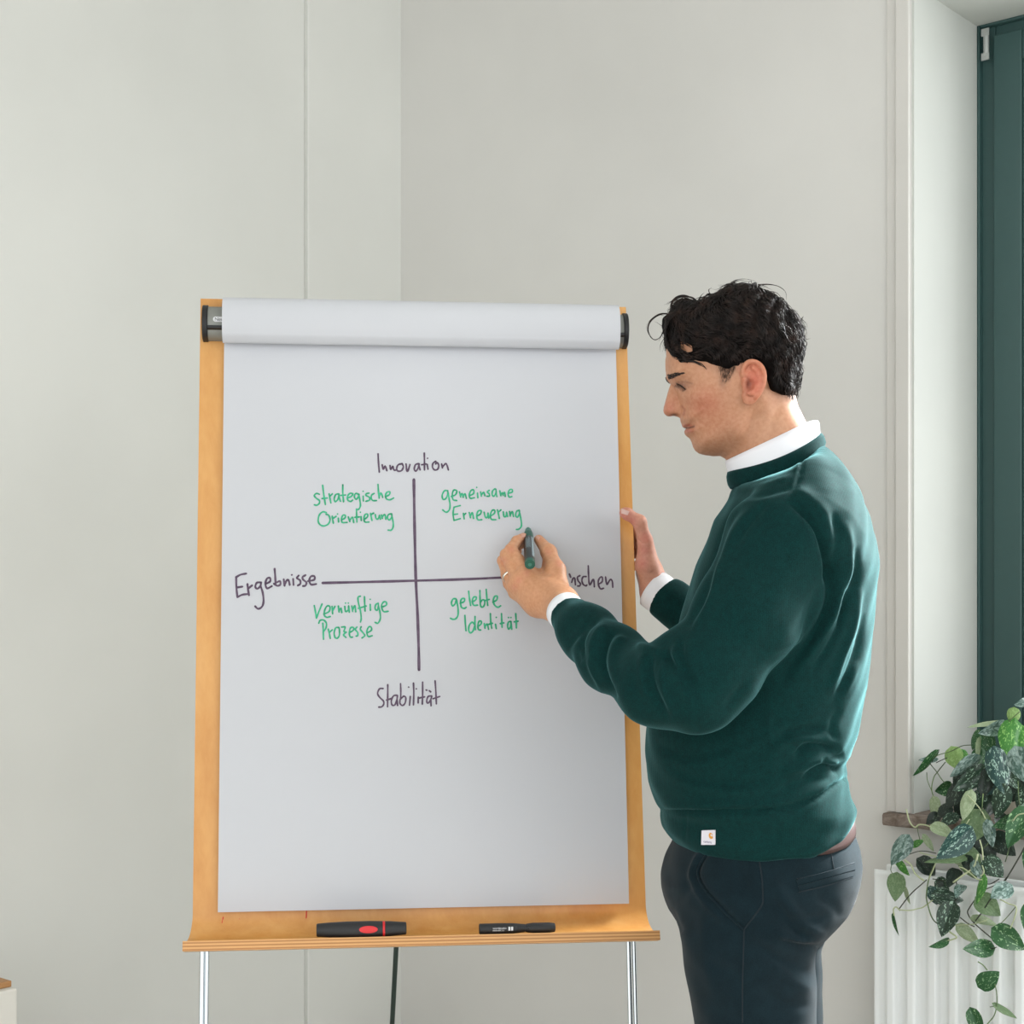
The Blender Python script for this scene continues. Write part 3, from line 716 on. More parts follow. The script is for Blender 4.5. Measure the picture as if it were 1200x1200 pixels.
def vcol(o, cols):
    ca = o.data.color_attributes.new('Col', 'FLOAT_COLOR', 'POINT')
    a = np.ones((len(cols), 4), np.float32); a[:, :3] = cols; ca.data.foreach_set('color', a.ravel())
# ------------------------------------------------------------ the man at the flip chart
YB = 2.36                                             # depth of his spine plane
def PZ(py, Y=YB): return ZC-(py-CY)/FPX*Y
def PX(px, Y=YB): return (px-CX)/FPX*Y
person = empty('person', (PX(885), YB, 0), 'man in green sweater and dark trousers writing on the flip chart', 'person')

m = NT('knit_wool', (8, 38, 38), 0.95)
nz = m.noise(130, 4); fz = m.noise(900, 2)
m.color(m.mix(0.6, m.ramp(nz, [(0.3, (3, 30, 31)), (0.7, (5, 50, 48))]), m.ramp(fz, [(0.3, (3, 25, 26)), (0.75, (12, 62, 60))])))
wv = m.n.new('ShaderNodeTexWave'); wv.inputs['Scale'].default_value = 150; wv.bands_direction = 'X'; wv.inputs['Distortion'].default_value = 0.6
m.link(m.tc.outputs['Object'], wv.inputs['Vector'])
m.bump(m.mix(0.7, wv.outputs['Color'], fz), 0.35, 0.0006)
m.b.inputs['Sheen Weight'].default_value = 0.3; m.b.inputs['Sheen Roughness'].default_value = 0.3; m.b.inputs['Sheen Tint'].default_value = lin((140, 215, 218))
m.b.inputs['Specular IOR Level'].default_value = 0.15
M['wool'] = m.m
m = NT('cotton_twill', (36, 60, 68), 0.9)
m.color(m.mix(0.5, m.ramp(m.noise(45, 5), [(0.3, (12, 25, 30)), (0.7, (19, 36, 42))]), m.ramp(m.noise(800, 2), [(0.3, (12, 24, 30)), (0.75, (27, 46, 53))])))
m.bump(m.noise(900, 2), 0.25, 0.0005); m.b.inputs['Sheen Weight'].default_value = 0.08; m.b.inputs['Specular IOR Level'].default_value = 0.08
M['twill'] = m.m
m = NT('white_shirt_cotton', (236, 236, 240), 0.8); m.bump(m.noise(900, 2), 0.12, 0.0004); M['shirt'] = m.m
m = NT('brown_leather', (58, 34, 30), 0.5); m.bump(m.noise(300, 4), 0.25, 0.0006); M['leather'] = m.m
M['shoe'] = NT('shoe_leather', (40, 30, 26), 0.45).m
m = NT('skin', (205, 150, 118), 0.5)
at = m.n.new('ShaderNodeVertexColor'); at.layer_name = 'Col'
m.color(m.mix(0.16, at.outputs['Color'], m.ramp(m.noise(190, 4), [(0.3, (160, 96, 72)), (0.7, (230, 188, 160))])))
m.bump(m.noise(700, 3), 0.15, 0.0004)
m.b.inputs['Subsurface Weight'].default_value = 0.12; m.b.inputs['Subsurface Radius'].default_value = (0.8, 0.3, 0.15); m.b.inputs['Subsurface Scale'].default_value = 0.006
m.b.inputs['Specular IOR Level'].default_value = 0.35
M['skin'] = m.m
m = NT('dark_hair', (30, 25, 23), 0.5); m.b.inputs['Specular IOR Level'].default_value = 0.22
m.color(m.ramp(m.noise(60, 4), [(0.35, (20, 17, 16)), (0.55, (38, 30, 27)), (0.8, (64, 46, 38))])); M['hair'] = m.m
M['gold'] = NT('ring_silver', (232, 225, 212), 0.2, 1.0).m
M['eye'] = NT('eye_white', (220, 214, 208), 0.2).m

# ---- sweater
rows = [(505, 935, 962, .040), (523, 918, 963, .055), (533, 905, 973, .082), (545, 890, 981, .118), (557, 872, 987, .148), (570, 861, 993, .168), (584, 856, 1000, .185), (608, 840, 1010, .200),
        (632, 831, 1017, .207), (661, 819, 1021, .210), (693, 808, 1019, .208), (720, 800, 1017, .205), (747, 792, 1015, .203), (773, 784, 1013, .200), (797, 776, 1010, .198),
        (833, 762, 1003, .196), (855, 758, 999, .196), (881, 757, 991, .193), (890, 757.5, 984, .192), (903, 759, 986, .192), (918, 761, 988, .193), (931, 765, 992, .194),
        (942, 769, 998, .193), (951, 776, 999, .189), (955, 775, 999, .187), (969, 777, 998, .187), (987, 790, 999, .182), (1010, 795, 999, .18)]
zr = np.array([PZ(r[0]) for r in rows])[::-1]; xa = np.array([PX(r[1]) for r in rows])[::-1]; xb = np.array([PX(r[2]) for r in rows])[::-1]; bb = np.array([r[3] for r in rows])[::-1]
S_ = SDF((PX(640, 2.3), 1.98, PZ(1000)), (PX(1032), 2.78, PZ(498)), 0.0038)
X, Y, Z = np.meshgrid(*S_.ax, indexing='ij', sparse=True)
z1 = S_.ax[2]; fa = np.interp(z1, zr, xa); fb = np.interp(z1, zr, xb); fw = np.interp(z1, zr, bb)
cx_ = ((fa+fb)/2)[None, None, :]; ha = ((fb-fa)/2)[None, None, :]; hb_ = fw[None, None, :]
pw = 2.25
q = (np.abs((X-cx_)/ha)**pw+np.abs((Y-YB)/hb_)**pw)**(1/pw)
S_.F = ((q-1)*np.minimum(ha, hb_)*0.92).astype(np.float32)
# deltoids / sleeves
def J(px, py, Y_): return np.array(P(px, py, Y_))
S_.cone(J(940, 585, 2.245), J(935, 625, 2.20), .052, .070, .05)
S_.cone(J(940, 585, 2.475), J(925, 640, 2.52), .052, .066, .05)
F_t = S_.F; S_.F = np.full(S_.n, 1.0, np.float32)
L_sh = J(915, 640, 2.195); L_mid = J(872, 725, 2.150); L_el = J(818, 812, 2.115); L_f1 = J(768, 806, 2.16); L_f2 = J(716, 770, 2.27); L_f3 = J(688, 742, 2.34); L_cu = J(667, 721, 2.395)
S_.chain([J(935, 615, 2.215), L_sh, L_mid, J(838, 785, 2.125), L_el], [.066, .080, .071, .060, .051], .02)
S_.chain([L_el, L_f1, L_f2, L_f3, L_cu], [.050, .0485, .0450, .0385, .0325], .03)
S_.cone(J(815, 785, 2.118), J(800, 770, 2.14), .045, .040, .03)
R_sh = J(905, 640, 2.54); R_el = J(872, 775, 2.60); R_w = J(788, 706, 2.665)
R_cu = J(776, 698, 2.672)
S_.chain([R_sh, R_el, J(830, 740, 2.63), R_w, R_cu], [.075, .055, .045, .036, .034], .02)
# cut sleeve ends
def cut(pt, nrm, rad, k=.003):
    nrm = np.array(nrm)/np.linalg.norm(nrm); m_ = rad+.02; sl, g = S_.sub(pt-m_, pt+m_)
    d = (g[0]-pt[0])*nrm[0]+(g[1]-pt[1])*nrm[1]+(g[2]-pt[2])*nrm[2]
    S_.F[sl] = SDF.smax(S_.F[sl], d, k)
lf_dir = (L_cu-L_f2)/np.linalg.norm(L_cu-L_f2); rf_dir = (R_cu-J(830, 740, 2.63)); rf_dir /= np.linalg.norm(rf_dir)
cut(L_cu, lf_dir, .05); cut(R_cu, rf_dir, .05)
S_.F = SDF.smin(F_t, S_.F, 0.012)
# hem and neck cuts
hx = [PX(a) for a in (780, 795, 840, 925, 945, 962, 995, 1005)]; hz = [PZ(a) for a in (985, 987.5, 990, 984, 979, 972, 949, 945)]
hem = np.interp(S_.ax[0], hx, hz)[:, None, None]
sl = S_.sub((PX(740), 2.0, PZ(1001)), (PX(1032), 2.7, PZ(900)))[0]
S_.F[sl] = SDF.smax(S_.F[sl], np.broadcast_to(hem-Z, S_.F.shape)[sl]*0.9, .010)
NS = (521-571)/(964-859)                               # slope of the neck plane (pixels)
nzp = (PZ(571)+(S_.ax[0]-PX(859))*(-NS))[:, None, None]+0.0*Y
nsag = 0.010*np.clip(1-((S_.ax[0]-PX(911))/PX(600+52))**2, 0, 1)
nsag = (0.012*np.clip(1-((S_.ax[0]-PX(911))/(PX(652)))**2, 0, 1))[:, None, None]*np.clip(np.abs(S_.ax[1]-YB)/.065, 0, 1)[None, :, None]
sl = S_.sub((PX(820), 2.2, PZ(620)), (PX(1000), 2.52, PZ(498)))[0]
S_.F[sl] = SDF.smax(S_.F[sl], np.broadcast_to(Z-nzp+nsag, S_.F.shape)[sl]*0.9, .006)
V, Q = S_.mesh(2)
del S_, F_t, X, Y, Z, q
near = lambda v: v[:, 1] < 2.40
notarm = lambda v: (v[:, 1] < 2.5) & ((v[:, 1] > 2.10))
CR = [
 # armhole: bright back overlapping the sleeve
 ([(925, 587), (938, 596), (952, 612), (962, 632), (969, 655), (972, 685)], -6.5, 5), ([(930, 574), (945, 582), (963, 600), (976, 624), (983, 650)], 3.2, 10),
 ([(941, 533), (939, 550), (933, 570), (926, 585)], -1.5, 2.0), ([(937, 533), (934, 552), (928, 572)], 1.0, 2.5),
 # folds fanning from the shoulder and the back of the armpit
 ([(975, 600), (980, 625), (978, 660), (972, 690)], -3.5, 6), ([(990, 610), (996, 640), (994, 670), (984, 700)], 3.0, 7), ([(1002, 640), (1003, 670), (996, 700), (982, 735)], -3.5, 6),
 ([(970, 640), (974, 680), (966, 720), (945, 760), (915, 800)], -5.0, 6), ([(985, 680), (978, 715), (955, 755), (925, 790)], 4.5, 6), ([(995, 690), (985, 730), (970, 760), (950, 785)], -4.0, 5),
 ([(1010, 690), (1000, 735), (985, 775), (972, 810)], 3.5, 5), ([(1012, 720), (1004, 765), (990, 800), (978, 830)], -3.5, 5), ([(1006, 775), (992, 805), (980, 825)], 2.5, 4),
 ([(962, 690), (950, 725), (925, 757), (890, 785), (860, 820)], 3.0, 7), ([(936, 752), (905, 772), (875, 800), (850, 830)], -3.0, 6),
 # chest folds in front of the arm
 ([(870, 590), (850, 620), (838, 660), (825, 700), (806, 738)], -3.5, 6), ([(885, 592), (866, 618), (850, 650), (838, 690)], 3.0, 7), ([(900, 588), (878, 612), (862, 640)], -2.5, 5),
 ([(860, 575), (900, 568), (930, 556)], 1.5, 5), ([(875, 583), (905, 578), (928, 570)], -1.5, 4), ([(845, 655), (836, 690), (822, 720), (812, 745)], 2.0, 5),
 # crook of the elbow and forearm folds
 ([(778, 764), (786, 775), (800, 790), (808, 815)], -5.0, 5), ([(800, 745), (798, 765), (806, 790), (820, 812)], -3.5, 5), ([(790, 755), (792, 775), (802, 800), (808, 830)], 4.0, 5),
 ([(765, 765), (762, 785), (768, 815), (785, 845)], -3.5, 5), ([(755, 762), (752, 790), (760, 825)], 2.5, 6), ([(778, 775), (776, 800), (786, 835)], 2.0, 5),
 ([(722, 738), (712, 750), (706, 775), (712, 800), (722, 820)], -5.5, 4), ([(733, 745), (722, 755), (718, 775), (722, 800)], 3.5, 5), ([(712, 731), (700, 742), (694, 760), (698, 785)], 3.0, 5),
 ([(705, 724), (690, 735), (682, 752), (684, 775)], -3.5, 4), ([(745, 757), (760, 760), (780, 766)], 3.5, 5), ([(690, 770), (696, 790), (708, 812)], 2.5, 4), ([(680, 755), (676, 765), (680, 778)], -2.5, 4),
 # belly and small of the back
 ([(765, 870), (800, 884), (850, 878), (900, 862)], -2.0, 7), ([(780, 895), (820, 915), (870, 918), (905, 912)], -2.5, 7), ([(790, 910), (840, 925), (890, 928)], 2.0, 7),
 ([(912, 868), (925, 858), (950, 854), (980, 858)], -3.5, 5), ([(905, 880), (920, 868), (945, 866), (965, 870)], 3.5, 5),
 ([(930, 888), (945, 876), (962, 874), (985, 882)], -5.5, 4.5), ([(915, 905), (935, 900), (960, 890), (984, 892)], 4.5, 6), ([(940, 912), (955, 903), (970, 898), (985, 905)], -5.0, 4), ([(912, 930), (930, 918), (950, 914), (975, 912)], -3.0, 5),
 ([(985, 830), (975, 850), (980, 868)], -3.0, 5), ([(990, 885), (975, 889), (960, 892)], -4.0, 4), ([(905, 820), (900, 850), (905, 880), (908, 930)], 1.0, 5), ([(850, 880), (880, 872), (930, 845)], 1.8, 8),
 # rib band of the hem
 ([(770, 950.5), (800, 951.5), (848, 951), (910, 948), (950, 938), (985, 917), (1000, 905)], -4.5, 3.2, lambda v: v[:, 2] < 1.15), ([(772, 943), (800, 945), (848, 944), (908, 941), (945, 931), (982, 910)], 2.0, 5),
 ([(803, 952), (803, 986)], -1.0, 1.6), ([(907, 950), (911, 985)], -0.8, 1.4),
 # cuff rib
 ([(697, 716), (685, 735), (672, 752), (664, 762)], -1.6, 2.5),
]
CR = [(c[0], c[1]*1.6, c[2]*.85)+tuple(c[3:]) for c in CR]
V = creases(V, Q, CR)
N = normals(V, Q)
lf = (np.sin(V[:, 0]*61+V[:, 2]*23)*np.sin(V[:, 2]*47-V[:, 1]*31)+0.6*np.sin(V[:, 0]*97-V[:, 2]*83+V[:, 1]*71))*0.0011
V = V+N*lf[:, None]; V = relax(V, Q, 1, 0.35)
mesh_obj('sweater', V, Q, M['wool'], person); SW_B = bvh_of(V, Q)
print('sweater', len(V))

# ---- neck rib, collar, cuffs (closed bands)
def band(name, ringA, ringB, th, mat, n=96, parent=person, bulge=0.0, rr=4):
    """ringA/ringB: function of angle -> point; a band between them with thickness th"""
    vs = []; fs = []
    c = sum((np.array(ringA(2*math.pi*i/24))+np.array(ringB(2*math.pi*i/24)) for i in range(24)))/48
    for i in range(n):
        a = 2*math.pi*i/n; A = np.array(ringA(a)); B = np.array(ringB(a)); o = (A+B)/2-c; o = o-(B-A)*o.dot(B-A)/((B-A).dot(B-A)+1e-9); o /= np.linalg.norm(o)
        for s_, sd in [(k/rr, 1) for k in range(rr+1)]+[(1-k/rr, 0) for k in range(rr+1)]:
            e = 4*s_*(1-s_)
            vs.append(A+(B-A)*s_+o*(bulge*e+(th/2*(0.45+0.55*min(1, e*2)) if sd else -th/2)))
    m_ = 2*(rr+1)
    for i in range(n):
        for k in range(m_):
            j = (i+1) % n; fs.append((i*m_+k, i*m_+(k+1) % m_, j*m_+(k+1) % m_, j*m_+k))
    o = mesh_obj(name, vs, fs, mat, parent)
    bm = bmesh.new(); bm.from_mesh(o.data); bmesh.ops.recalc_face_normals(bm, faces=bm.faces); bm.to_mesh(o.data); bm.free()
    return o, vs, fs
def neck_ring(pxf, pyf, pxb, pyb, hw, sag, bk=0.0):
    xf, xb_ = PX(pxf), PX(pxb); zf, zb_ = PZ(pyf), PZ(pyb); cxx = (xf+xb_)/2; A = (xb_-xf)/2
    def f(a):
        x = cxx+A*math.cos(a); t = (x-xf)/(xb_-xf); return (x, YB-hw*math.sin(a), zf+(zb_-zf)*t-sag*math.sin(a)**2-bk*max(0, math.cos(a))**6)
    return f
band('neck_rib', neck_ring(853.5, 553, 961, 508, .070, .012), neck_ring(857, 572, 965, 523, .079, .015), .005, M['wool'], bulge=.0015)
band('shirt_collar', neck_ring(850.5, 540, 958.5, 488, .0635, .002, .011), neck_ring(857, 560, 959, 515, .069, .012), .003, M['shirt'], bulge=.0)
def ring_about(c, d, r1, r2, up):
    c = np.array(c, float); d = np.array(d)/np.linalg.norm(d); u_ = np.array(up, float); u_ -= d*u_.dot(d); u_ /= np.linalg.norm(u_); v_ = np.cross(d, u_)
    return lambda a: c+u_*r1*math.cos(a)+v_*r2*math.sin(a)
c0 = L_cu+lf_dir*0.019
band('shirt_cuff', ring_about(L_cu-lf_dir*.02, lf_dir, .0290, .0290, (0, 0, 1)), ring_about(c0, lf_dir, .0300, .0295, (0, 0, 1)), .0025, M['shirt'])
c0 = R_cu+rf_dir*0.020
band('shirt_cuff', ring_about(R_cu-rf_dir*.02, rf_dir, .032, .032, (0, 0, 1)), ring_about(c0, rf_dir, .0345, .0345, (0, 0, 1)), .0025, M['shirt'])
# ---- trousers
S_ = SDF((PX(735), 2.12, 0.03), (PX(1030), 2.60, PZ(940)), 0.0048)
X, Y, Z = np.meshgrid(*S_.ax, indexing='ij', sparse=True)
rows = [(940, 800, 978, .165), (960, 793, 989, .169), (975, 791, 997, .173), (988, 790, 1001.5, .176), (1008, 781, 1004, .182), (1028, 775, 1002, .186), (1044, 776, 996, .188), (1060, 781, 987, .186), (1074, 788, 976, .178), (1086, 796, 964, .155), (1102, 815, 945, .12), (1120, 835, 925, .06)]
zr = np.array([PZ(r[0]) for r in rows])[::-1]; xa = np.array([PX(r[1]) for r in rows])[::-1]; xb = np.array([PX(r[2]) for r in rows])[::-1]; bb = np.array([r[3] for r in rows])[::-1]
z1 = S_.ax[2]; fa = np.interp(z1, zr, xa); fb = np.interp(z1, zr, xb); fw = np.interp(z1, zr, bb)
q = (np.abs((X-((fa+fb)/2)[None, None, :])/((fb-fa)/2)[None, None, :])**2.3+np.abs((Y-YB)/fw[None, None, :])**2.3)**(1/2.3)
F1 = (q-1)*0.11
F1 = SDF.smax(F1, np.broadcast_to(PZ(1128)-Z, F1.shape), .01)
def leg(yc, dx):
    rows = [(1.12, 800, 975), (PZ(1070, yc), 790, 972), (PZ(1095, yc), 797, 959), (PZ(1112, yc), 799, 954), (PZ(1140, yc), 803, 955), (PZ(1170, yc), 809, 955.5), (PZ(1200, yc), 815, 955), (.62, 822, 952), (.50, 832, 948), (.36, 838, 950), (.20, 848, 950), (.03, 850, 948)]
    rows = rows[::-1]; zz = [r[0] for r in rows]
    a = np.interp(z1, zz, [PX(r[1], yc)+dx for r in rows]); b_ = np.interp(z1, zz, [PX(r[2], yc)+dx for r in rows])
    wy = np.interp(z1, [0.03, .2, .5, .72, .9, 1.1], [.075, .072, .078, .088, .096, .09])
    q = (np.abs((X-((a+b_)/2)[None, None, :])/((b_-a)/2)[None, None, :])**2.2+np.abs((Y-yc)/wy[None, None, :])**2.2)**(1/2.2)
    return (q-1)*0.08
for yc, dx in ((2.268, 0.0), (2.452, 0.010)):
    g_ = SDF.smax(leg(yc, dx), np.broadcast_to(Z-PZ(1065), F1.shape), .03); F1 = SDF.smin(F1, g_, .022)
wz = np.interp(S_.ax[0], [PX(a) for a in (780, 925, 945, 970, 1000, 1010)], [PZ(a) for a in (975, 978, 977.5, 974, 963, 960)])[:, None, None]
F1 = SDF.smax(F1, np.broadcast_to(Z-wz, F1.shape), .004); F1 = SDF.smax(F1, np.broadcast_to(0.055-Z, F1.shape), .004)
S_.F = F1.astype(np.float32); V, Q = S_.mesh(2); del S_, F1, q, X, Y, Z
CR = [([(838, 991), (824, 1006), (817, 1022), (822, 1038), (834, 1053), (852, 1072), (872, 1089)], -4.0, 3.0), ([(832, 990), (817, 1008), (811, 1026), (817, 1042), (830, 1060), (850, 1082)], 4.0, 4.0),
 ([(900, 1052), (915, 1070), (935, 1092), (955, 1108), (965, 1112)], -3.0, 6), ([(905, 1030), (920, 1055), (945, 1085), (968, 1098)], 3.5, 7), ([(915, 1100), (935, 1108), (958, 1113)], -4.5, 4.5), ([(880, 1100), (905, 1120), (935, 1135), (958, 1140)], -2.5, 7), ([(905, 1090), (930, 1101), (962, 1104)], 4.5, 5),
 ([(905, 1130), (930, 1150), (957, 1160)], 2.0, 7), ([(780, 1060), (800, 1050), (812, 1030)], -2.0, 7), ([(862, 1010), (872, 1030), (874, 1050)], -1.8, 7), ([(955, 1045), (975, 1060), (985, 1075)], -2.0, 6),
 ([(925, 1075), (950, 1078), (978, 1068)], -2.0, 6), ([(820, 1120), (845, 1135), (868, 1140)], -1.4, 7), ([(786, 1065), (792, 1080), (800, 1094)], -3.0, 5), ([(890, 1160), (920, 1175), (955, 1180)], -1.8, 7), ([(825, 1060), (826, 1110), (838, 1180)], 1.5, 9)]
CR = [(c[0], c[1]*1.5, c[2]*.85)+tuple(c[3:]) for c in CR]
V = creases(V, Q, CR); N = normals(V, Q)
lf = (np.sin(V[:, 0]*71+V[:, 2]*33)*np.sin(V[:, 2]*57-V[:, 1]*41))*0.0012
V = relax(V+N*lf[:, None], Q, 1, 0.35)
mesh_obj('trousers', V, Q, M['twill'], person); TR_B = bvh_of(V, Q); print('trousers', len(V))
TVQ = (V, Q)
def surf_tube(bvh, pts, rad, name, mat, off=0.0, step=2.0, parent=person, seg=6):
    pts = [tuple(q) for q in catmull(pts, 8)]; o = []
    for x, y in pts:
        l, n_ = hit(bvh, x, y)
        if l is not None and (not o or ((l-o[-1]).length < 0.05)): o.append(l+n_*off)
    if len(o) < 3: return None
    for _ in range(2): o = [o[0]]+[(o[i-1]+o[i]*2+o[i+1])/4 for i in range(1, len(o)-1)]+[o[-1]]
    b = MB(); b.tube(o, rad, seg); return b.build(name, mat, parent, sharp=0)
def surf_patch(bvh, c4, name, mat, off, parent=person, n=8, m_=6, th=0.0008):
    (x0, y0), (x1, y1), (x2, y2), (x3, y3) = c4; top = []; nn_ = []
    for j in range(m_+1):
        for i in range(n+1):
            u, v = i/n, j/m_
            x = (x0*(1-u)+x1*u)*(1-v)+(x3*(1-u)+x2*u)*v; y = (y0*(1-u)+y1*u)*(1-v)+(y3*(1-u)+y2*u)*v
            l, nr = hit(bvh, x, y)
            for q_ in range(1, 12):
                if l is not None: break
                f_ = q_/12; l, nr = hit(bvh, x*(1-f_)+(x0+x1+x2+x3)/4*f_, y*(1-f_)+(y0+y1+y2+y3)/4*f_)
            if l is None: return None, None
            top.append(l+nr*off); nn_.append(nr)
    lo = [p-q_*(off+th) for p, q_ in zip(top, nn_)]; N_ = len(top); f = []
    id_ = lambda i, j: j*(n+1)+i
    for j in range(m_):
        for i in range(n):
            f.append((id_(i, j), id_(i+1, j), id_(i+1, j+1), id_(i, j+1))); f.append(tuple(N_+k for k in (id_(i, j+1), id_(i+1, j+1), id_(i+1, j), id_(i, j))))
    bd = [id_(i, 0) for i in range(n+1)]+[id_(n, j) for j in range(1, m_+1)]+[id_(i, m_) for i in range(n-1, -1, -1)]+[id_(0, j) for j in range(m_-1, 0, -1)]
    for k in range(len(bd)): a, c = bd[k], bd[(k+1) % len(bd)]; f.append((a, a+N_, c+N_, c))
    o = mesh_obj(name, top+lo, f, mat, parent)
    bm = bmesh.new(); bm.from_mesh(o.data); bmesh.ops.recalc_face_normals(bm, faces=bm.faces); bm.to_mesh(o.data); bm.free(); auto_smooth(o, 50)
    return top, nn_
mt = NT('twill_seam', (17, 31, 38), 0.95).m
surf_tube(TR_B, [(887, 992), (890, 1010), (893, 1030), (894, 1052), (893, 1060), (885, 1072), (872, 1089)], .0011, 'side_seam', mt)
surf_tube(TR_B, [(872, 1089), (871, 1120), (870, 1160), (870, 1198)], .0011, 'side_seam', mt)
surf_tube(TR_B, [(838, 992), (825, 1006), (818, 1022), (823, 1038), (835, 1053), (853, 1072), (872, 1089)], .0024, 'pocket_edge', M['twill'], off=.0005)
surf_patch(TR_B, [(933, 1031), (1001, 1013), (1002, 1019), (935, 1037)], 'pocket_welt', M['twill'], .0012)
surf_patch(TR_B, [(935, 1038.5), (1002, 1020.5), (1001, 1026), (937, 1044)], 'pocket_welt', M['twill'], .0012)
surf_tube(TR_B, [(934, 1030), (965, 1023), (1001, 1011)], .0009, 'pocket_seam', mt); surf_tube(TR_B, [(936, 1045.5), (968, 1038), (1000, 1028)], .0009, 'pocket_seam', mt)
surf_tube(TR_B, [(933, 1031), (936, 1045)], .0009, 'pocket_seam', mt)
surf_tube(TR_B, [(972, 985), (974, 1000), (977, 1018)], .0009, 'dart_seam', mt)
surf_tube(TR_B, [(930, 997), (950, 995), (975, 990), (1001, 978)], .0009, 'waist_seam', mt)
# belt and loops: ring a little proud of the waistband
def waist(dz, grow):
    def f(a):
        xf, xb_ = PX(791)-grow, PX(993)+grow; x = (xf+xb_)/2+(xb_-xf)/2*math.copysign(abs(math.cos(a))**(2/2.3), math.cos(a))
        z = np.interp(x, [PX(q_) for q_ in (780, 925, 945, 970, 1000, 1010)], [PZ(q_) for q_ in (976, 978, 977.5, 974, 963, 960)])
        y_ = YB-(.174+grow)*math.copysign(abs(math.sin(a))**(2/2.3), math.sin(a)); return (x, y_, z+dz)
    return f
band('belt', waist(.020, .000), waist(-.004, .004), .0045, M['leather'], n=140)
for (x, y) in ((930, 985), (1000, 968)):
    l, n_ = hit(TR_B, x, y+6)
    if l is not None:
        t = n_.cross(UP).normalized(); b = MB(); b.box(l+n_*.001-t*.005-UP*.022, t*.010, n_*.0065, UP*.052); b.build('belt_loop', M['twill'], person, bevel=.001)
# woven label on the hem rib
M['label'] = NT('woven_label', (222, 218, 226), 0.8).m; M['logo'] = NT('label_mark', (214, 150, 60), 0.8).m; M['label_ink'] = NT('label_text', (70, 60, 110), 0.8).m
top, nn_ = surf_patch(SW_B, [(823, 973), (838.5, 972.5), (838.5, 989.5), (822.5, 989.5)], 'label_patch', M['label'], .0016)
c_ = sum(top, Vector())/len(top); nr = sum(nn_, Vector()).normalized()
bpy.data.objects['label_patch']['label'] = 'white woven label with an orange crescent mark'
ay = (UP-nr*UP.dot(nr)).normalized(); ax = ay.cross(nr)
mm = 1.29e-3
def lpt(x, y, lift=.0011):                                 # pixel of the label -> point in its plane
    d = Vector(((x-CX)/FPX, 1, -(y-CY)/FPX)); o_ = Vector((0, 0, ZC)); t = (c_-o_).dot(nr)/d.dot(nr); return o_+d*t+nr*lift
b = MB(); ring_ = []
for k in range(26):
    a = math.radians(20+320*k/25); ring_.append((3.0*math.cos(a), 3.5*math.sin(a)))
inn = [(1.3*math.cos(math.radians(20+320*k/25))+.7, 1.4*math.sin(math.radians(20+320*k/25))+.8) for k in range(26)]
C2_ = lpt(833.6, 979.4)
def LQ(p): return C2_+ax*(p[0]*mm)+ay*(p[1]*mm)
b.add([LQ(p) for p in ring_]+[LQ(p) for p in inn], [(k, k+1, 26+k+1, 26+k) for k in range(25)]); mesh_obj('label_mark', b.v, b.f, M['logo'], person, smooth=False)
text_mesh('carhartt', 0.0046, M['label_ink'], lpt(825.0, 987.0), ax, ay, 'label_lettering', person)

# ---- shoes
for yc, dx in ((2.268, 0.0), (2.452, 0.010)):
    ax_ = PX(899, yc)+dx; S_ = SDF((ax_-.26, yc-.07, -.005), (ax_+.12, yc+.07, .15), .004)
    S_.chain([(ax_+.045, yc, .05), (ax_-.06, yc, .055), (ax_-.15, yc, .042), (ax_-.19, yc, .034)], [.042, .043, .040, .030], .03)
    S_.cone((ax_, yc, .07), (ax_, yc, .12), .048, .046, .03)
    sl, g = S_.sub((-9, -9, -9), (9, 9, 9)); S_.F = SDF.smax(S_.F, np.broadcast_to(.004-g[2], S_.F.shape), .004)
    v_, q_ = S_.mesh(2); mesh_obj('shoe', v_, q_, M['shoe'], person)
# ---- head and neck: half-width field over the side view, one closed surface with the ears
SKULL = [(780.6, 437), (780.0, 425), (781.5, 408), (787, 386), (798, 368), (815, 355), (840, 349), (868, 347), (893, 353), (912, 366), (925, 387), (931, 408), (932, 430), (931, 448), (931, 463), (935, 478),
         (943, 494), (952, 512), (960, 530), (966, 560), (966, 590), (872, 590), (868, 575), (861, 556), (855, 544), (850, 537.5), (844, 534), (836, 534.3), (828, 533.6), (820, 531.5), (815, 528), (812.3, 523), (810.5, 517), (808.3, 513.5), (805, 511),
         (802.8, 508.5), (802.0, 505.5), (803.6, 502.6), (804.6, 501.6), (802, 501.2), (799.6, 499.6), (799.2, 497), (797.6, 493), (797, 489), (796.5, 484), (795, 475), (792, 462), (788.5, 453), (785.5, 448.5), (782.0, 444.5), (780.7, 441)]
NOSE = [(787, 446), (785.6, 451), (783.7, 456), (782.0, 462), (779.9, 470), (778.0, 477), (777.3, 481), (778.1, 484.5), (780.8, 487.2), (785, 488.2), (790, 487.6), (794, 488.3), (797.5, 490), (803, 486), (801, 474), (796, 460), (791, 450)]
HX0, HX1, HZ0, HZ1 = PX(765), PX(975), PZ(590), PZ(325)
h_ = 0.00135
S_ = SDF((HX0, YB-.105, HZ0), (HX1, YB+.105, HZ1), h_)
xs = S_.ax[0]; zs = S_.ax[2]; GX, GZ = np.meshgrid(xs, zs, indexing='ij')
GPX = CX+FPX*GX/YB; GPY = CY-FPX*(GZ-ZC)/YB           # silhouette (centre-plane) pixels
mmpx = YB/FPX
def idw(ctrl, sg):
    a = np.zeros(GX.shape); w_ = np.zeros(GX.shape)
    for x, y, v in ctrl:
        g = np.exp(-((GPX-x)**2+(GPY-y)**2)/(2*sg*sg))+1e-9; a += g*v; w_ += g
    return a/w_
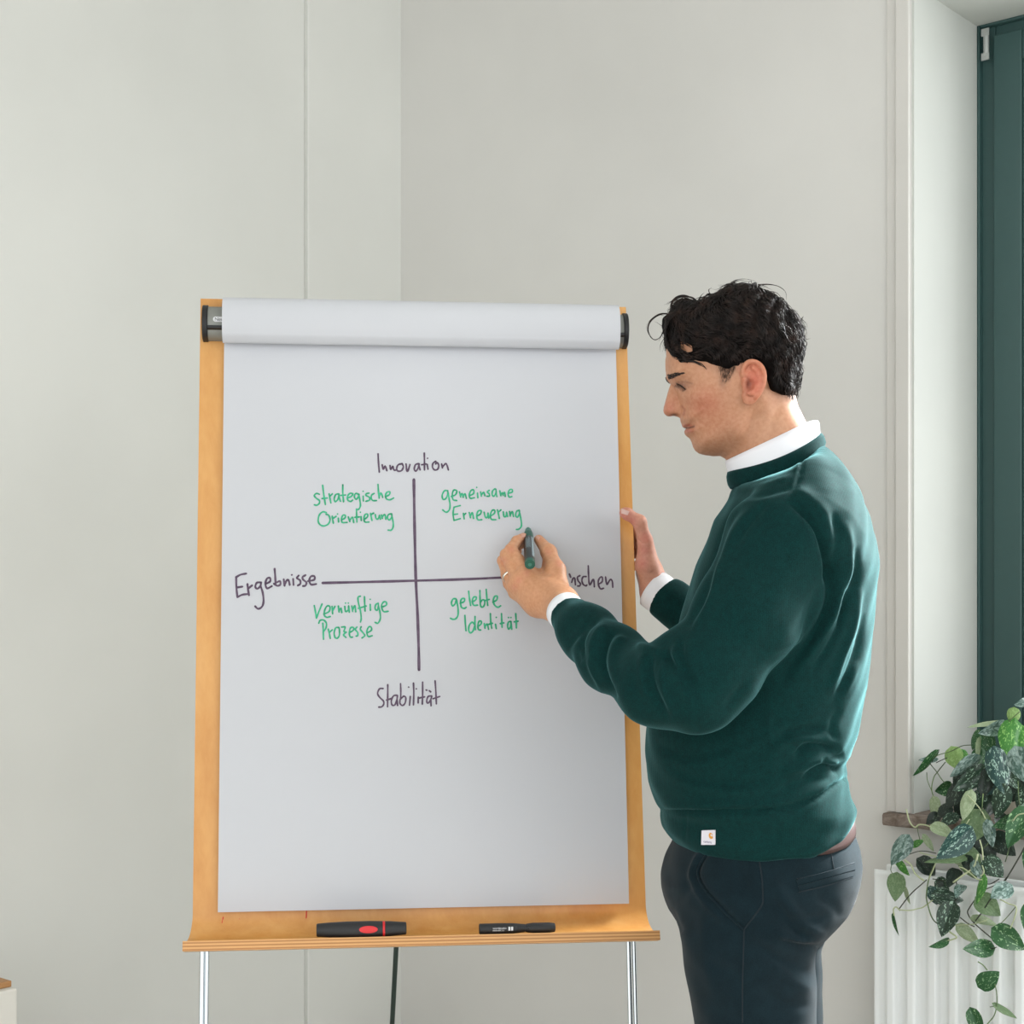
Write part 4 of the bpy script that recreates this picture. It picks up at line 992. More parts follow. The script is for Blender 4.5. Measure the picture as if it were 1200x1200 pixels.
WM = idw([(790, 380, .062), (800, 410, .068), (860, 350, .070), (840, 375, .074), (880, 390, .079), (915, 380, .072), (910, 420, .076), (870, 430, .078), (800, 440, .066), (830, 450, .070), (860, 460, .073), (920, 450, .064),
          (800, 470, .056), (830, 485, .064), (862, 495, .064), (810, 500, .046), (830, 515, .052), (815, 528, .036), (838, 532, .046), (858, 520, .056), (880, 520, .058), (920, 490, .058), (930, 540, .060), (890, 570, .060), (950, 580, .064)], 17)
RM = idw([(790, 380, .065), (850, 360, .068), (900, 370, .072), (920, 420, .068), (800, 430, .062), (795, 455, .050), (800, 480, .048), (805, 500, .036), (820, 525, .034), (840, 530, .040), (870, 550, .055), (930, 540, .055), (870, 450, .07)], 17)
d = sdist(GPX, GPY, SKULL)*mmpx
def infl(d, W_, R_, p=2.1): return W_*np.maximum(0, 1-(1-np.clip(d/R_, 0, 1))**p)**(1/p)
W = infl(d, WM, RM)
dn = sdist(GPX, GPY, NOSE)*mmpx
WN = infl(dn, np.interp(GPY, [446, 455, 470, 480, 490], [.0065, .0085, .0115, .0135, .0120]), np.interp(GPY, [446, 460, 476, 490], [.008, .009, .0095, .008]), 2.0)
# mapping used for surface features: pixel actually seen for a point half-width W in front of the centre plane
LY = YB-np.clip(W, .02, .078); FXp = CX+FPX*GX/LY; FYp = CY-FPX*(GZ-ZC)/LY
def gs(x, y, sx, sy, amp, rot=0.0):
    c, s_ = math.cos(rot), math.sin(rot); dx = FXp-x; dy = FYp-y
    return amp*np.exp(-((dx*c+dy*s_)/sx)**2-((-dx*s_+dy*c)/sy)**2)
def gl(pts, sg, amp):
    dd, t, _ = poly_dist(FXp, FYp, catmull(pts, 5)); return amp*np.exp(-(dd/sg)**2)*np.clip(np.minimum(t, 1-t)*6, 0, 1)
fm = (d > 0)
det = (gs(800, 450, 8, 6, -.0085)+gs(802.5, 451.5, 5.0, 4.0, .0065)+gs(792, 440.5, 10, 3.2, .0035)+gs(818, 466, 15, 8, .0045)+gs(832, 500, 16, 12, -.0015)
       +gs(797.0, 482, 4.2, 4.0, .0040)+gl([(801.5, 473), (804, 479), (803.5, 487), (802, 490)], 1.8, -.0030)+gl([(804.5, 488), (810, 496), (815, 506)], 2.6, -.0016)
       +gs(806, 497, 4, 1.8, .0016)+gs(807, 505.5, 4.5, 2.2, .0022)+gs(812, 512, 5, 2.2, -.0022)+gs(822, 523, 8, 6, .0020)+gs(836, 432, 9, 11, -.0035)
       +gs(860, 505, 10, 12, .0022)+gl([(793.5, 447.5), (799, 447.2), (805, 448.6), (811, 450.5)], .9, -.0016)+gl([(794, 450.6), (799, 453.0), (803.6, 456.6)], 0.8, -.0014)
       +gl([(797, 459), (804, 461), (811, 459)], 1.6, -.0009)+gs(813, 500.0, 2.0, 2.0, -.0022))
mouth = gl([(800, 501.6), (806, 501.6), (812.5, 499.8), (814.5, 500.4)], 0.95, -.0034)
# jaw line: the neck lies deeper below it
dj, tj, sj = poly_dist(FXp, FYp, [(815, 541), (834, 537.5), (852, 530), (866, 515), (876, 494), (882, 470)])
below = np.clip(0.5-sj*dj/10.0, 0, 1) if False else None
jw = -0.0065*(1/(1+np.exp(-np.clip(sj*dj/2.6, -30, 30))))*np.exp(-np.clip((FXp-812), 0, None)*0)*np.clip(1-np.clip(dj-16, 0, 20)/20, 0, 1)*((FYp > 468))*np.clip((FYp-470)/20, 0, 1)
jw = jw*np.where(sj > 0, 1, 1)
neckm = gl([(868, 478), (862, 510), (858, 535)], 5, 0.0)+gl([(905, 470), (893, 505), (880, 545)], 7, .0035)+gl([(888, 480), (878, 510), (868, 540)], 5, -.0018)
W = np.maximum(W+(det+mouth+jw+neckm)*fm*np.clip(W/.02, 0, 1), 0.0)
# nose wing joins the face
W = np.where((WN > 0), -SDF.smin(-W, -WN, .004), W)
nost = gs(790.5, 485.8, 2.6, 1.0, -.0052, 0.15)+gl([(797.5, 478), (799.8, 481), (799.5, 485.5)], 1.1, -.0015)
W = np.maximum(W+nost*(W > .004), 0.0)
out = (d <= 0) & (dn <= 0)
Wf = np.where(out, -np.minimum(np.abs(d), np.abs(dn)), W)
gx_, gz_ = np.gradient(Wf, h_); gr = np.sqrt(1+np.minimum(gx_**2+gz_**2, 25.0))
S_.F = ((np.abs((S_.ax[1]-YB)[None, :, None])-Wf[:, None, :])/gr[:, None, :]).astype(np.float32)
# ears (near and far)
for sgn in (-1, 1):
    def EP(px, py, o_): v = P(px, py, YB-o_); return (v.x, YB+sgn*o_, v.z)
    a_ = 0.30; ry = ((math.cos(a_), sgn*math.sin(a_), 0), (-sgn*math.sin(a_), math.cos(a_), 0), (0, 0, 1))
    S_.ell(EP(883, 446, .080), (.0155, .0050, .0285), .004, ry)
    S_.ell(EP(877, 466, .0765), (.0085, .0045, .0100), .005, ry)
    S_.ell(EP(878.5, 449.5, .0895), (.0085, .0120, .0125), .002, None, True)
    S_.ell(EP(884, 434, .0905), (.0085, .0055, .0075), .002, None, True)
    hx_ = catmull([(870.5, 440), (871.0, 432), (874.5, 426), (880.5, 423.5), (888, 425.5), (893.8, 432), (895.8, 441), (894.2, 451), (890, 459.5), (885, 466)], 4)
    oo = np.interp(np.linspace(0, 1, len(hx_)), [0, .25, .6, 1], [.0775, .083, .0885, .083])
    pts = [EP(p[0], p[1], o_) for p, o_ in zip(hx_, oo)]; S_.chain(pts, [.0030]*len(pts), .0022)
    ah = catmull([(882, 430.5), (887, 435), (889.3, 443), (887.5, 453), (882.5, 460), (877, 461)], 4)
    pts = [EP(p[0], p[1], .0850) for p in ah]; S_.chain(pts, [.0026]*len(pts), .003)
    S_.cone(EP(872.0, 447, .0785), EP(872.5, 455, .0790), .0034, .0034, .004)
    S_.cone(EP(873.5, 438, .0800), EP(880, 444, .0815), .0018, .0015, .003)
    # eyeball under the lids
hv, hq = S_.mesh(2); del S_
HF = dict(W=Wf, xs=xs, zs=zs)
HEAD_B = bvh_of(hv, hq)
# skin colours plus shade in the hollows, painted by place (both sides alike)
def skin_cols(v):
    u = v.copy(); u[:, 1] = YB-np.abs(v[:, 1]-YB); x, y = proj(u); c = np.tile(np.array(lin((208, 160, 126))[:3]), (len(v), 1))
    def bl(col, a):
        nonlocal c; k = np.clip(a, 0, 1)[:, None]; c = c*(1-k)+np.array(lin(col)[:3])*k
    g = lambda cx0, cy0, sx, sy: np.exp(-((x-cx0)/sx)**2-((y-cy0)/sy)**2)
    bl((192, 116, 88), .85*g(826, 474, 20, 18)); bl((198, 134, 98), .5*g(840, 495, 26, 18)); bl((196, 124, 104), .7*g(783, 478, 10, 12)); bl((218, 176, 144), .55*g(850, 430, 25, 14))
    bl((216, 112, 90), .9*g(884, 446, 16, 28)*(np.abs(v[:, 1]-YB) > .074)); bl((222, 180, 146), .6*g(905, 500, 22, 25))
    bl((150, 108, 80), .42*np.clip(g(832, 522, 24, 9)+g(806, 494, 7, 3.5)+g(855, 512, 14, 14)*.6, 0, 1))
    bl((120, 82, 70), .75*np.clip(g(799, 451.5, 9, 4.5), 0, 1)); bl((120, 80, 66), .5*np.exp(-(poly_dist(x, y, [(795, 447.5), (803, 447.2), (811, 449.5)])[0]/1.0)**2)); bl((178, 92, 86), .8*(g(805, 498.8, 6.5, 1.7)+g(806.5, 505, 6, 2.6))*(y > 496))  # eye socket and lid crease: shade painted in; then lip colour
    dd, t, _ = poly_dist(x, y, [(801, 501.6), (807, 501.4), (813.5, 499.8)]); bl((80, 30, 28), .95*np.exp(-(dd/1.0)**2))
    bl((60, 24, 22), 1.0*g(790.5, 486.0, 3.6, 1.4)); bl((140, 74, 60), .6*np.exp(-(poly_dist(x, y, [(799, 476), (802.5, 480), (801.5, 486)])[0]/1.3)**2)); bl((110, 44, 34), .85*g(877, 450, 4.0, 7.0)*(np.abs(v[:, 1]-YB) > .068));  # shade painted into nostril, nose-wing groove and ear hollow
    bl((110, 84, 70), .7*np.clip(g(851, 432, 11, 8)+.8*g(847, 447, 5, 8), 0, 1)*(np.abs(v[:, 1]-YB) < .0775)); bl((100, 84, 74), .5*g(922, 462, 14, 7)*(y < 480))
    dd, t, _ = poly_dist(x, y, [(792.5, 449.0), (798, 451.8), (803.6, 456)]); bl((52, 34, 30), .75*np.exp(-(dd/.9)**2))
    return np.clip(c*np.array((.78,.68,.63)), 0, 1)

# ---- hands: round cones blended together
YBd = bY(622, 655)
def hand_mesh(lo, hi, chains, ells, h=.00095, cuts=None):
    S_ = SDF(lo, hi, h)
    for c in ells: S_.ell(*c)
    for pts, rs, k in chains: S_.chain(pts, rs, k)
    v, q = S_.mesh(2); return v, q
def LH(px, py, b_): return np.array(P(px, py, bY(px, py)-b_))
wr = LH(656, 708, .150); wr0 = L_cu-lf_dir*.03
im, mm_, rm_, pm = LH(617, 671, .104), LH(608, 678, .098), LH(603, 686, .082), LH(604, 695, .066)
chains = [
 ([wr0, L_cu+lf_dir*.012, wr], [.0262, .0255, .0238], .010),
 ([wr, LH(643, 694, .130), LH(629, 682, .104), im], [.0225, .0185, .0140, .0118], .016), ([wr, LH(634, 700, .122), mm_], [.024, .0185, .0125], .022), ([wr, LH(630, 706, .108), rm_], [.0215, .0165, .0118], .020),
 ([wr, LH(631, 708, .095), pm], [.0195, .0145, .0110], .018),
 ([im, LH(607, 657, .090), LH(598.6, 644.5, .076), LH(605.5, 634.0, .056), LH(613.3, 629.5, .040)], [.0125, .0112, .0102, .0088, .0074], .003),
 ([mm_, LH(599.5, 662, .084), LH(593, 650, .070), LH(602, 641, .046), LH(612, 638, .030)], [.0125, .0110, .0100, .0086, .0072], .0025),
 ([rm_, LH(594, 669, .066), LH(589.2, 657, .052), LH(597, 648, .032), LH(607, 646, .020)], [.0118, .0104, .0094, .0080, .0068], .0025),
 ([pm, LH(596, 684, .050), LH(592.5, 673, .038), LH(599, 664, .022), LH(606, 660, .014)], [.0108, .0092, .0082, .0072, .0062], .0025),
 ([LH(655, 694, .128), LH(651, 668, .112), LH(643, 647, .078), LH(631.5, 632.5, .042)], [.0190, .0150, .0118, .0084], .010),
 ([LH(648, 682, .108), LH(637, 676, .092), im], [.0140, .0095, .0095], .010),
 ([LH(652, 690, .110), LH(642, 664, .085)], [.015, .009], .012)]
ells = [(LH(635, 694, .100), (.020, .014, .018), .016)]
lv, lq = hand_mesh(tuple(P(578, 735, 2.36)), tuple(P(692, 612, 2.63)), chains, ells)
# knuckle dimples / tendons
def kn(v, q, items): return relax(creases(v, q, items), q, 1, .3)
lv = kn(lv, lq, [([(641, 696), (628, 685), (617, 675)], .9, 3), ([(634, 700), (620, 690), (610, 681)], .8, 3), ([(645, 689), (632, 679)], -.7, 3), ([(595, 641), (599, 644), (603, 646)], .7, 2), ([(596, 638), (601, 641)], -.6, 1.2),
                 ([(586, 655), (590, 657)], .6, 2), ([(639, 645), (646, 643)], -.5, 1.2), ([(641, 649), (648, 646)], -.4, 1.0), ([(613, 660), (606, 664), (600, 671)], -1.0, 1.6)])
# right hand: palm against the board edge, thumb in front, fingers behind
YE = bY(742, 630)
def RH(px, py, o_): return np.array(P(px, py, YE+o_))
rw = RH(769, 695, .012)
rc0 = R_cu-rf_dir*.03
mc = [RH(757, 634, .035), RH(755.5, 640, .055), RH(756, 648, .070), RH(758, 658, .082)]
chains = [
 ([rc0, R_cu+rf_dir*.012, rw], [.026, .025, .0235], .008),
 ([rw, RH(761, 670, .020), mc[0]], [.0215, .0195, .0125], .014), ([rw, RH(762, 672, .034), mc[1]], [.021, .0180, .0125], .014), ([rw, RH(762, 674, .046), mc[2]], [.019, .0165, .0120], .014), ([rw, RH(763, 678, .052), mc[3]], [.017, .0150, .0110], .014),
 ([RH(766, 686, .006), RH(758, 662, -.004), RH(756, 634, -.012), RH(749.5, 611.5, -.022), RH(735, 602.2, -.0225), RH(731.3, 600.6, -.0215)], [.0205, .0190, .0122, .0108, .0092, .0076], .008),
 ([mc[0], RH(744, 622, .052), RH(725, 620, .050), RH(708, 622, .046)], [.0120, .0098, .0086, .0072], .003),
 ([mc[1], RH(742, 634, .066), RH(721, 634, .058), RH(702, 636, .048)], [.0120, .0098, .0086, .0072], .003),
 ([mc[2], RH(743, 648, .076), RH(722, 650, .062), RH(704, 652, .050)], [.0112, .0094, .0082, .0070], .003),
 ([mc[3], RH(746, 663, .082), RH(730, 666, .066), RH(716, 668, .054)], [.0102, .0084, .0074, .0062], .003)]
rv, rq = hand_mesh((PX(698, 2.6), YE-.055, PZ(740, 2.72)), (PX(805, 2.8), YE+.12, PZ(584, 2.66)), chains, [])
rv = kn(rv, rq, [([(746, 631), (752, 636), (761, 638)], -1.0, 1.3), ([(751, 668), (760, 672), (768, 668)], -.8, 1.4), ([(740, 616), (746, 608), (748, 602)], -.5, 1.2), ([(752, 655), (758, 650), (764, 648)], -.5, 1.3), ([(757, 700), (768, 690), (775, 676)], -.6, 1.5)])

# ---- the rest of the body under the clothes
S_ = SDF((PX(630), 2.05, 0.0), (PX(1010), 2.76, PZ(540)), .009)
S_.chain([J(920, 560, YB), J(928, 610, YB), J(922, 700, YB), J(880, 850, YB), J(880, 930, YB), J(890, 1000, YB), J(890, 1030, YB)], [.040, .075, .110, .10, .09, .10, .095], .03)
S_.chain([J(925, 610, YB), J(925, 625, 2.27), L_sh, L_mid, L_el, L_f1, L_f2, L_f3, L_cu-lf_dir*.006], [.07, .06, .052, .045, .036, .034, .030, .027, .0235], .03)
S_.chain([J(925, 610, YB), J(925, 625, 2.45), R_sh, R_el, J(830, 740, 2.63), R_w, R_cu-rf_dir*.006], [.07, .06, .050, .038, .030, .026, .0235], .03)
for yc, dx in ((2.268, 0), (2.452, .010)):
    S_.chain([np.array((PX(882, yc)+dx, yc, PZ(1050, yc))), np.array((PX(880, yc)+dx, yc, PZ(1130, yc))), np.array((PX(892, yc)+dx, yc, .5)), np.array((PX(898, yc)+dx, yc, .1))], [.070, .066, .050, .035], .01)
cv, cq = S_.mesh(1); del S_
parts = [(hv, hq), (lv, lq), (rv, rq), (cv, cq)]
BV_ = np.concatenate([p[0] for p in parts]); off_ = np.cumsum([0]+[len(p[0]) for p in parts[:-1]]); BQ_ = np.concatenate([p[1]+o_ for p, o_ in zip(parts, off_)])
cols = [skin_cols(hv)]
def hand_cols(v, base, warm, spots, rad=4.5):
    x, y = proj(v); c = np.tile(np.array(lin(base)[:3]), (len(v), 1))
    for sx, sy in spots:
        k = (.65*np.exp(-((x-sx)**2+(y-sy)**2)/rad**2))[:, None]; c = c*(1-k)+np.array(lin(warm)[:3])*k
    return c
cols.append(hand_cols(lv, (200, 144, 104), (205, 132, 104), [(599, 644), (590, 657), (617, 671), (608, 680), (603, 688), (614, 629), (630, 631), (643, 647), (655, 660)]))
cols.append(hand_cols(rv, (200, 142, 120), (196, 108, 98), [(732, 603), (740, 611), (755, 645), (756, 630), (752, 660)], 7))
cols.append(np.tile(np.array(lin((205, 155, 125))[:3]), (len(cv), 1)))
body = mesh_obj('body', BV_, BQ_, M['skin'], person); vcol(body, np.concatenate(cols)); print('body', len(BV_))
LH_B = bvh_of(lv, lq); RH_B = bvh_of(rv, rq)
# nails
M['nail'] = NT('fingernail', (205, 152, 130), 0.35).m
M['nail_light'] = NT('thumbnail', (214, 178, 168), 0.3).m
surf_patch(RH_B, [(728.5, 596), (737.5, 599.5), (735.5, 603.8), (728.2, 601.5)], 'fingernail', M['nail_light'], .0006, th=.0012)
surf_patch(LH_B, [(610.5, 625.8), (615.3, 625.6), (615.6, 629.6), (611, 629.8)], 'fingernail', M['nail'], .0006, th=.0012)
surf_patch(LH_B, [(628.8, 626.8), (633, 629.8), (631.4, 633), (627.8, 630)], 'fingernail', M['nail'], .0006, th=.0012)
# wedding ring on the ring finger
a = LH(597.2, 674, .073); c = rm_; ax = LH(594, 669, .066)-a; ax /= np.linalg.norm(ax)
ctr = (rm_+(LH(594, 669, .066)-rm_)*.62)
rf_ = ring_about(ctr, ax, .0121, .0121, (0, 0, 1))
band('ring', lambda t: np.array(rf_(t))-ax*.0022, lambda t: np.array(rf_(t))+ax*.0022, .0016, M['gold'], n=40, rr=2)
# eyelashes, brow, eyeballs
M['lash'] = NT('lash', (38, 26, 22), 0.6).m
for sgn in (-1, 1):
    b = MB()
    def mirror(p): return Vector((p.x, YB+(p.y-YB)*(-1 if sgn > 0 else 1), p.z))
    def sp(x, y):
        l, n_ = hit(HEAD_B, x, y); return (l, n_) if l is not None else (P(x, y, YB-.03), Vector((0, -1, 0)))
    l0 = [sp(*q_) for q_ in catmull([(793.2, 449.6), (797, 451.3), (800.5, 453.6), (803.4, 456.4)], 5)]
    b.tube([mirror(l+n_*.0004) for l, n_ in l0], [.0005]+[.0008]*(len(l0)-2)+[.0004], 5)
    for i in range(0, len(l0), 1):
        l, n_ = l0[i]; e_ = l+Vector((-.0035, -.003, -.0042))+n_*.002; b.tube([mirror(l), mirror((l+e_)/2+Vector((0, -.0005, -.0006))), mirror(e_)], [.0003, .00025, .0001], 4)
    o = mesh_obj('eyelashes', b.v, b.f, M['lash'], person)
    b = MB(); rnd = random.Random(3)
    for k in range(150):
        t = rnd.random()**1.5; x = 781.5+19*t+rnd.uniform(-.6, .6); yy = np.interp(x, [781, 786, 793, 801], [442.5, 441.2, 438.8, 437.4])+rnd.uniform(-1, 1)*np.interp(x, [781, 786, 795, 801], [2.6, 2.8, 1.6, .6])
        l, n_ = sp(x, yy)
        e_, m2 = sp(x+rnd.uniform(2.2, 4.0), yy-rnd.uniform(.2, 1.4))
        if (e_-l).length > .02 or abs(l.y-YB) < .009: continue
        b.tube([mirror(l+n_*.0002), mirror((l+e_)/2+n_*.0014), mirror(e_+m2*.0008)], [.00034, .00036, .0001], 4)
    o = mesh_obj('eyebrow', b.v, b.f, M['lash'], person)
    b = MB(); cc = P(803.6, 453.4, YB-.035); ce = Vector((cc.x+.006, YB+sgn*.0270, cc.z))
    bm = bmesh.new(); bmesh.ops.create_uvsphere(bm, u_segments=20, v_segments=12, radius=.0108); 
    b.add([tuple(ce+v.co) for v in bm.verts], [tuple(v.index for v in f.verts) for f in bm.faces]); bm.free(); b.build('eyeball', M['eye'], person, sharp=0)
# ---- hair: a volume over the skull plus tapered locks that follow its flow
OUT = [(775, 372), (783, 365), (790, 354), (800, 349), (812, 351), (822, 351.5), (831, 346), (843, 340), (858, 334), (872, 331.5), (888, 334), (900, 341), (912, 347), (920, 354), (927, 363), (935, 374), (941, 386), (942.5, 402), (940, 425), (937, 445), (935, 458), (934, 480), (950, 520), (830, 540), (800, 480), (783, 440), (778, 415), (777, 395)]
REG = [(774, 371), (783, 365), (790, 352), (800, 346), (812, 348), (822, 350), (830, 345), (842, 338), (858, 331), (872, 328), (888, 331), (900, 339), (912, 345), (920, 352), (928, 361), (937, 373), (944, 385), (945, 402), (943, 425), (940, 445), (938, 457), (934, 462), (926, 462), (918, 461), (905, 456),
       (900, 446), (896, 433), (889, 425), (880, 422.5), (871, 426.5), (866, 430), (860, 432), (854, 432), (848, 430.5), (843, 428.5), (838, 426), (828, 423.5), (815, 422.5), (805, 425.5), (797, 426), (790, 420.5), (784.5, 411.5), (782, 400), (778, 388), (775, 380)]
HOLE = [(796, 397), (803, 399), (812, 405), (812.5, 411), (806, 413), (799, 409)]
S_ = SDF((PX(765), YB-.112, PZ(470)), (PX(955), YB+.112, PZ(322)), .0022)
xs = S_.ax[0]; zs = S_.ax[2]; GX, GZ = np.meshgrid(xs, zs, indexing='ij'); GPX = CX+FPX*GX/YB; GPY = CY-FPX*(GZ-ZC)/YB
WMh = idw([(790, 375, .064), (800, 405, .074), (860, 345, .083), (895, 350, .083), (845, 370, .084), (880, 390, .090), (915, 380, .082), (910, 420, .086), (870, 415, .085), (830, 410, .081), (850, 440, .077), (800, 420, .073), (915, 450, .078), (930, 450, .070), (935, 420, .078)], 15)
do = sdist(GPX, GPY, OUT)*mmpx
Wo = np.where(do > 0, infl(do, WMh, .062), do)
# waves
wave = .0022*np.sin(GPX*.33+GPY*.21+2*np.sin(GPY*.09))+.0014*np.sin(GPX*.55-GPY*.47)
Wo = Wo+wave*(do > .004)
LYh = YB-np.clip(Wo, .02, .088); fx, fy = CX+FPX*GX/LYh, CY-FPX*(GZ-ZC)/LYh
dr = sdist(fx, fy, REG)*mmpx; dh = sdist(fx, fy, HOLE)*mmpx
gx_, gz_ = np.gradient(Wo, .0022); gr = np.sqrt(1+np.minimum(gx_**2+gz_**2, 16.0))
F0 = (np.abs((S_.ax[1]-YB)[None, :, None])-Wo[:, None, :])/gr[:, None, :]
F0 = SDF.smax(F0, np.broadcast_to(-dr[:, None, :], F0.shape), .010)
F0 = SDF.smax(F0, np.broadcast_to(dh[:, None, :], F0.shape), .004)
S_.F = F0.astype(np.float32); HV, HQ = S_.mesh(2); del S_, F0
m = NT('hair_underlayer', (16, 13, 12), 0.95); m.b.inputs['Specular IOR Level'].default_value = 0.08; m.bump(m.noise(300, 4, (1, 1, .3)), .8, .002); M['hair_u'] = m.m
hair = mesh_obj('hair', HV, HQ, M['hair_u'], person)
HB = bvh_of(HV, HQ)
def side_hit(x, z, sgn):
    l, n_, i, dd = HB.ray_cast(Vector((x, YB+sgn*.3, z)), Vector((0, -sgn, 0)))
    if l is not None and (l.y-YB)*sgn < -0.002: return None, None
    return l, n_
FLOW = [(880, 335, -.6, .35), (905, 345, .7, .7), (850, 343, -.95, .35), (815, 356, -.8, .2), (798, 362, -.8, .5), (785, 385, .1, 1), (788, 405, .3, 1), (797, 420, .9, .35), (815, 415, .95, .15), (830, 395, .95, .25), (850, 370, .8, .4), (860, 410, .95, .25),
        (885, 370, .6, .8), (900, 385, .5, .9), (925, 375, .5, 1), (935, 400, .1, 1), (905, 410, .5, .8), (880, 412, .8, .4), (915, 435, .1, 1), (932, 440, -.1, 1), (848, 436, .1, 1), (860, 425, .5, .7), (820, 372, -.3, .4), (805, 390, .5, .8)]
FL = np.array(FLOW, float)
def flow(px, py):
    w_ = 1/((FL[:, 0]-px)**2+(FL[:, 1]-py)**2+60.0)**1.5; d_ = np.array([(w_*FL[:, 2]).sum(), (w_*FL[:, 3]).sum()]); return d_/(np.linalg.norm(d_)+1e-9)
rnd = random.Random(11); b = MB(); made = 0
regp = np.array(REG)
tries = 0
while made < 5200 and tries < 16000:
    tries += 1
    px = rnd.uniform(772, 944); py = rnd.uniform(329, 460); sgn = -1 if rnd.random() < .72 else 1
    if not inside(np.array([px]), np.array([py]), REG)[0]: continue
    low = py > 405
    L_ = rnd.uniform(14, 34) if not low else rnd.uniform(9, 20)
    if px > 838 and px < 868 and py > 424: L_ = rnd.uniform(5, 10)
    n = 9; x, y = px, py; pts = []; ph = rnd.uniform(0, 6.28); amp = rnd.uniform(.1, .55); fr = rnd.uniform(.18, .4); dev = rnd.uniform(-.16, .16)+.55*math.sin(px*.16+2.2*math.sin(py*.07))*math.cos(py*.13-px*.04)
    last = None; lift = rnd.uniform(.0005, .0018)+.0042*max(0, math.sin(px*.30+py*.12+2.0*math.sin(py*.09)))
    for k in range(n):
        l, n_ = side_hit(PX(x, YB), PZ(y, YB), sgn)
        if l is None:
            if last is None: break
            l = Vector((PX(x, YB), last[0].y, PZ(y, YB))); n_ = last[1]
            if k < 4: break
        last = (l, n_); e_ = k/(n-1); pts.append(l+n_*(lift*math.sin(math.pi*min(1, e_*1.15+.05))-.0006))
        fx_, fy_ = flow(x, y); an = math.atan2(fy_, fx_)+dev+amp*math.sin(ph+fr*k*L_/n*.6); x += math.cos(an)*L_/n; y += math.sin(an)*L_/n
    if len(pts) < 6: continue
    r0 = rnd.uniform(.0003, .0008)*(1.4 if rnd.random() < .2 else 1); m_ = len(pts); rr = [r0*min(1, .35+2.2*k/m_)*(1-(k/(m_-1))**2.2*.92) for k in range(m_)]
    b.tube(pts, rr, 4); made += 1
for k in range(520):
    sgn = -1; x0 = rnd.uniform(840, 863); y0 = rnd.uniform(427, 449)
    if not (842+(y0-428)*.28 < x0 < 864-(y0-428)*.62) or rnd.random() < (y0-428)/26: continue
    l, n_ = hit(HEAD_B, x0, y0); l2, n2_ = hit(HEAD_B, x0+rnd.uniform(-1.5, 1.2), y0+rnd.uniform(2.5, 5))
    if l is None or l2 is None or (l2-l).length > .02: continue
    b.tube([l+n_*.0003, (l+l2)/2+n_*.0012, l2+n_*.0006], [.00017, .00015, .00006], 3)
print('locks', made)
def free(pts, Y_, r0, n_=6, end=.15):
    c = [P(p[0], p[1], Y_+(p[2] if len(p) > 2 else 0)) for p in pts]; c = [Vector(q_) for q_ in catmull([tuple(v) for v in c], n_)]; m_ = len(c)
    b.tube(c, [r0*(.5+.5*math.sin(math.pi*min(1, .25+1.1*k/m_)))*(1-(k/(m_-1))**3*(1-end)) for k in range(m_)], 5)
for j in range(7):
    o_ = rnd.uniform(-.5, .5); q_ = rnd.uniform(-.6, .6)
    free([(790, 371+o_), (781+q_, 367.5+o_), (773+q_, 368.5+q_), (765+o_, 373+o_), (760+o_, 380+q_), (759.5+q_, 388+o_), (763+o_, 395.5+q_), (768+q_, 398+o_), (773+o_, 395.5), (776, 390+q_), (779, 380)], YB-.02+rnd.uniform(-.002, .002), rnd.uniform(.0005, .0011))
free([(778, 370, 0), (770, 369), (761, 376), (757.5, 384), (760, 392)], YB-.022, .0003); free([(778, 384), (770, 378), (766, 377)], YB-.02, .0003); free([(779, 398), (776, 393), (774, 388)], YB-.02, .0003)
for j in range(9):
    o_ = rnd.uniform(-1, 1); q_ = rnd.uniform(-1, 1)
    free([(820, 356+o_), (811+q_, 349+o_), (802+q_, 346.5+q_), (793+o_, 348+o_*.5), (787+o_, 355+q_), (787+q_, 363+o_), (792+o_, 368+q_), (797+q_, 364+o_), (799, 358)], YB-.03+rnd.uniform(-.004, .004), rnd.uniform(.0004, .0010))
for pts in ([(852, 338), (860, 330), (870, 327.5), (882, 329), (893, 335)], [(850, 342), (858, 333), (866, 329), (878, 331)], [(886, 334), (900, 332.5), (912, 335), (920, 342), (922, 352)], [(880, 333), (895, 336), (905, 341)], [(930, 372), (938, 373), (944, 379), (946, 387)], [(934, 378), (940, 372), (941, 369)],
            [(940, 395), (945, 398), (950, 397)], [(936, 384), (942, 383), (945, 390), (944, 397)], [(818, 352), (822, 345), (826, 343)], [(833, 346), (830, 340), (834, 337)], [(933, 455), (935, 463), (933.5, 474)], [(930, 456), (933.5, 466), (932.5, 470)], [(936, 450), (935, 460), (934, 470)]):
    for j in range(2): free([(p[0]+rnd.uniform(-1, 1), p[1]+rnd.uniform(-1, 1)) for p in pts], YB-.015, rnd.uniform(.0003, .0007))
for pts in ([(795, 421), (806, 422), (816, 423.5), (823, 427), (828, 433)], [(800, 424), (812, 424), (820, 427), (825, 430)], [(790, 408), (797, 413), (805, 414.5), (814, 412)]):
    for j in range(3):
        c = []
        for p in catmull([(q0+rnd.uniform(-.7, .7), q1+rnd.uniform(-.7, .7)) for q0, q1 in pts], 4):
            l, n_ = hit(HEAD_B, p[0], p[1])
            if l is not None: c.append(l+n_*.0025)
        if len(c) > 4: b.tube(c, [.0007*(1-(k/(len(c)-1))**2*.8) for k in range(len(c))], 4)
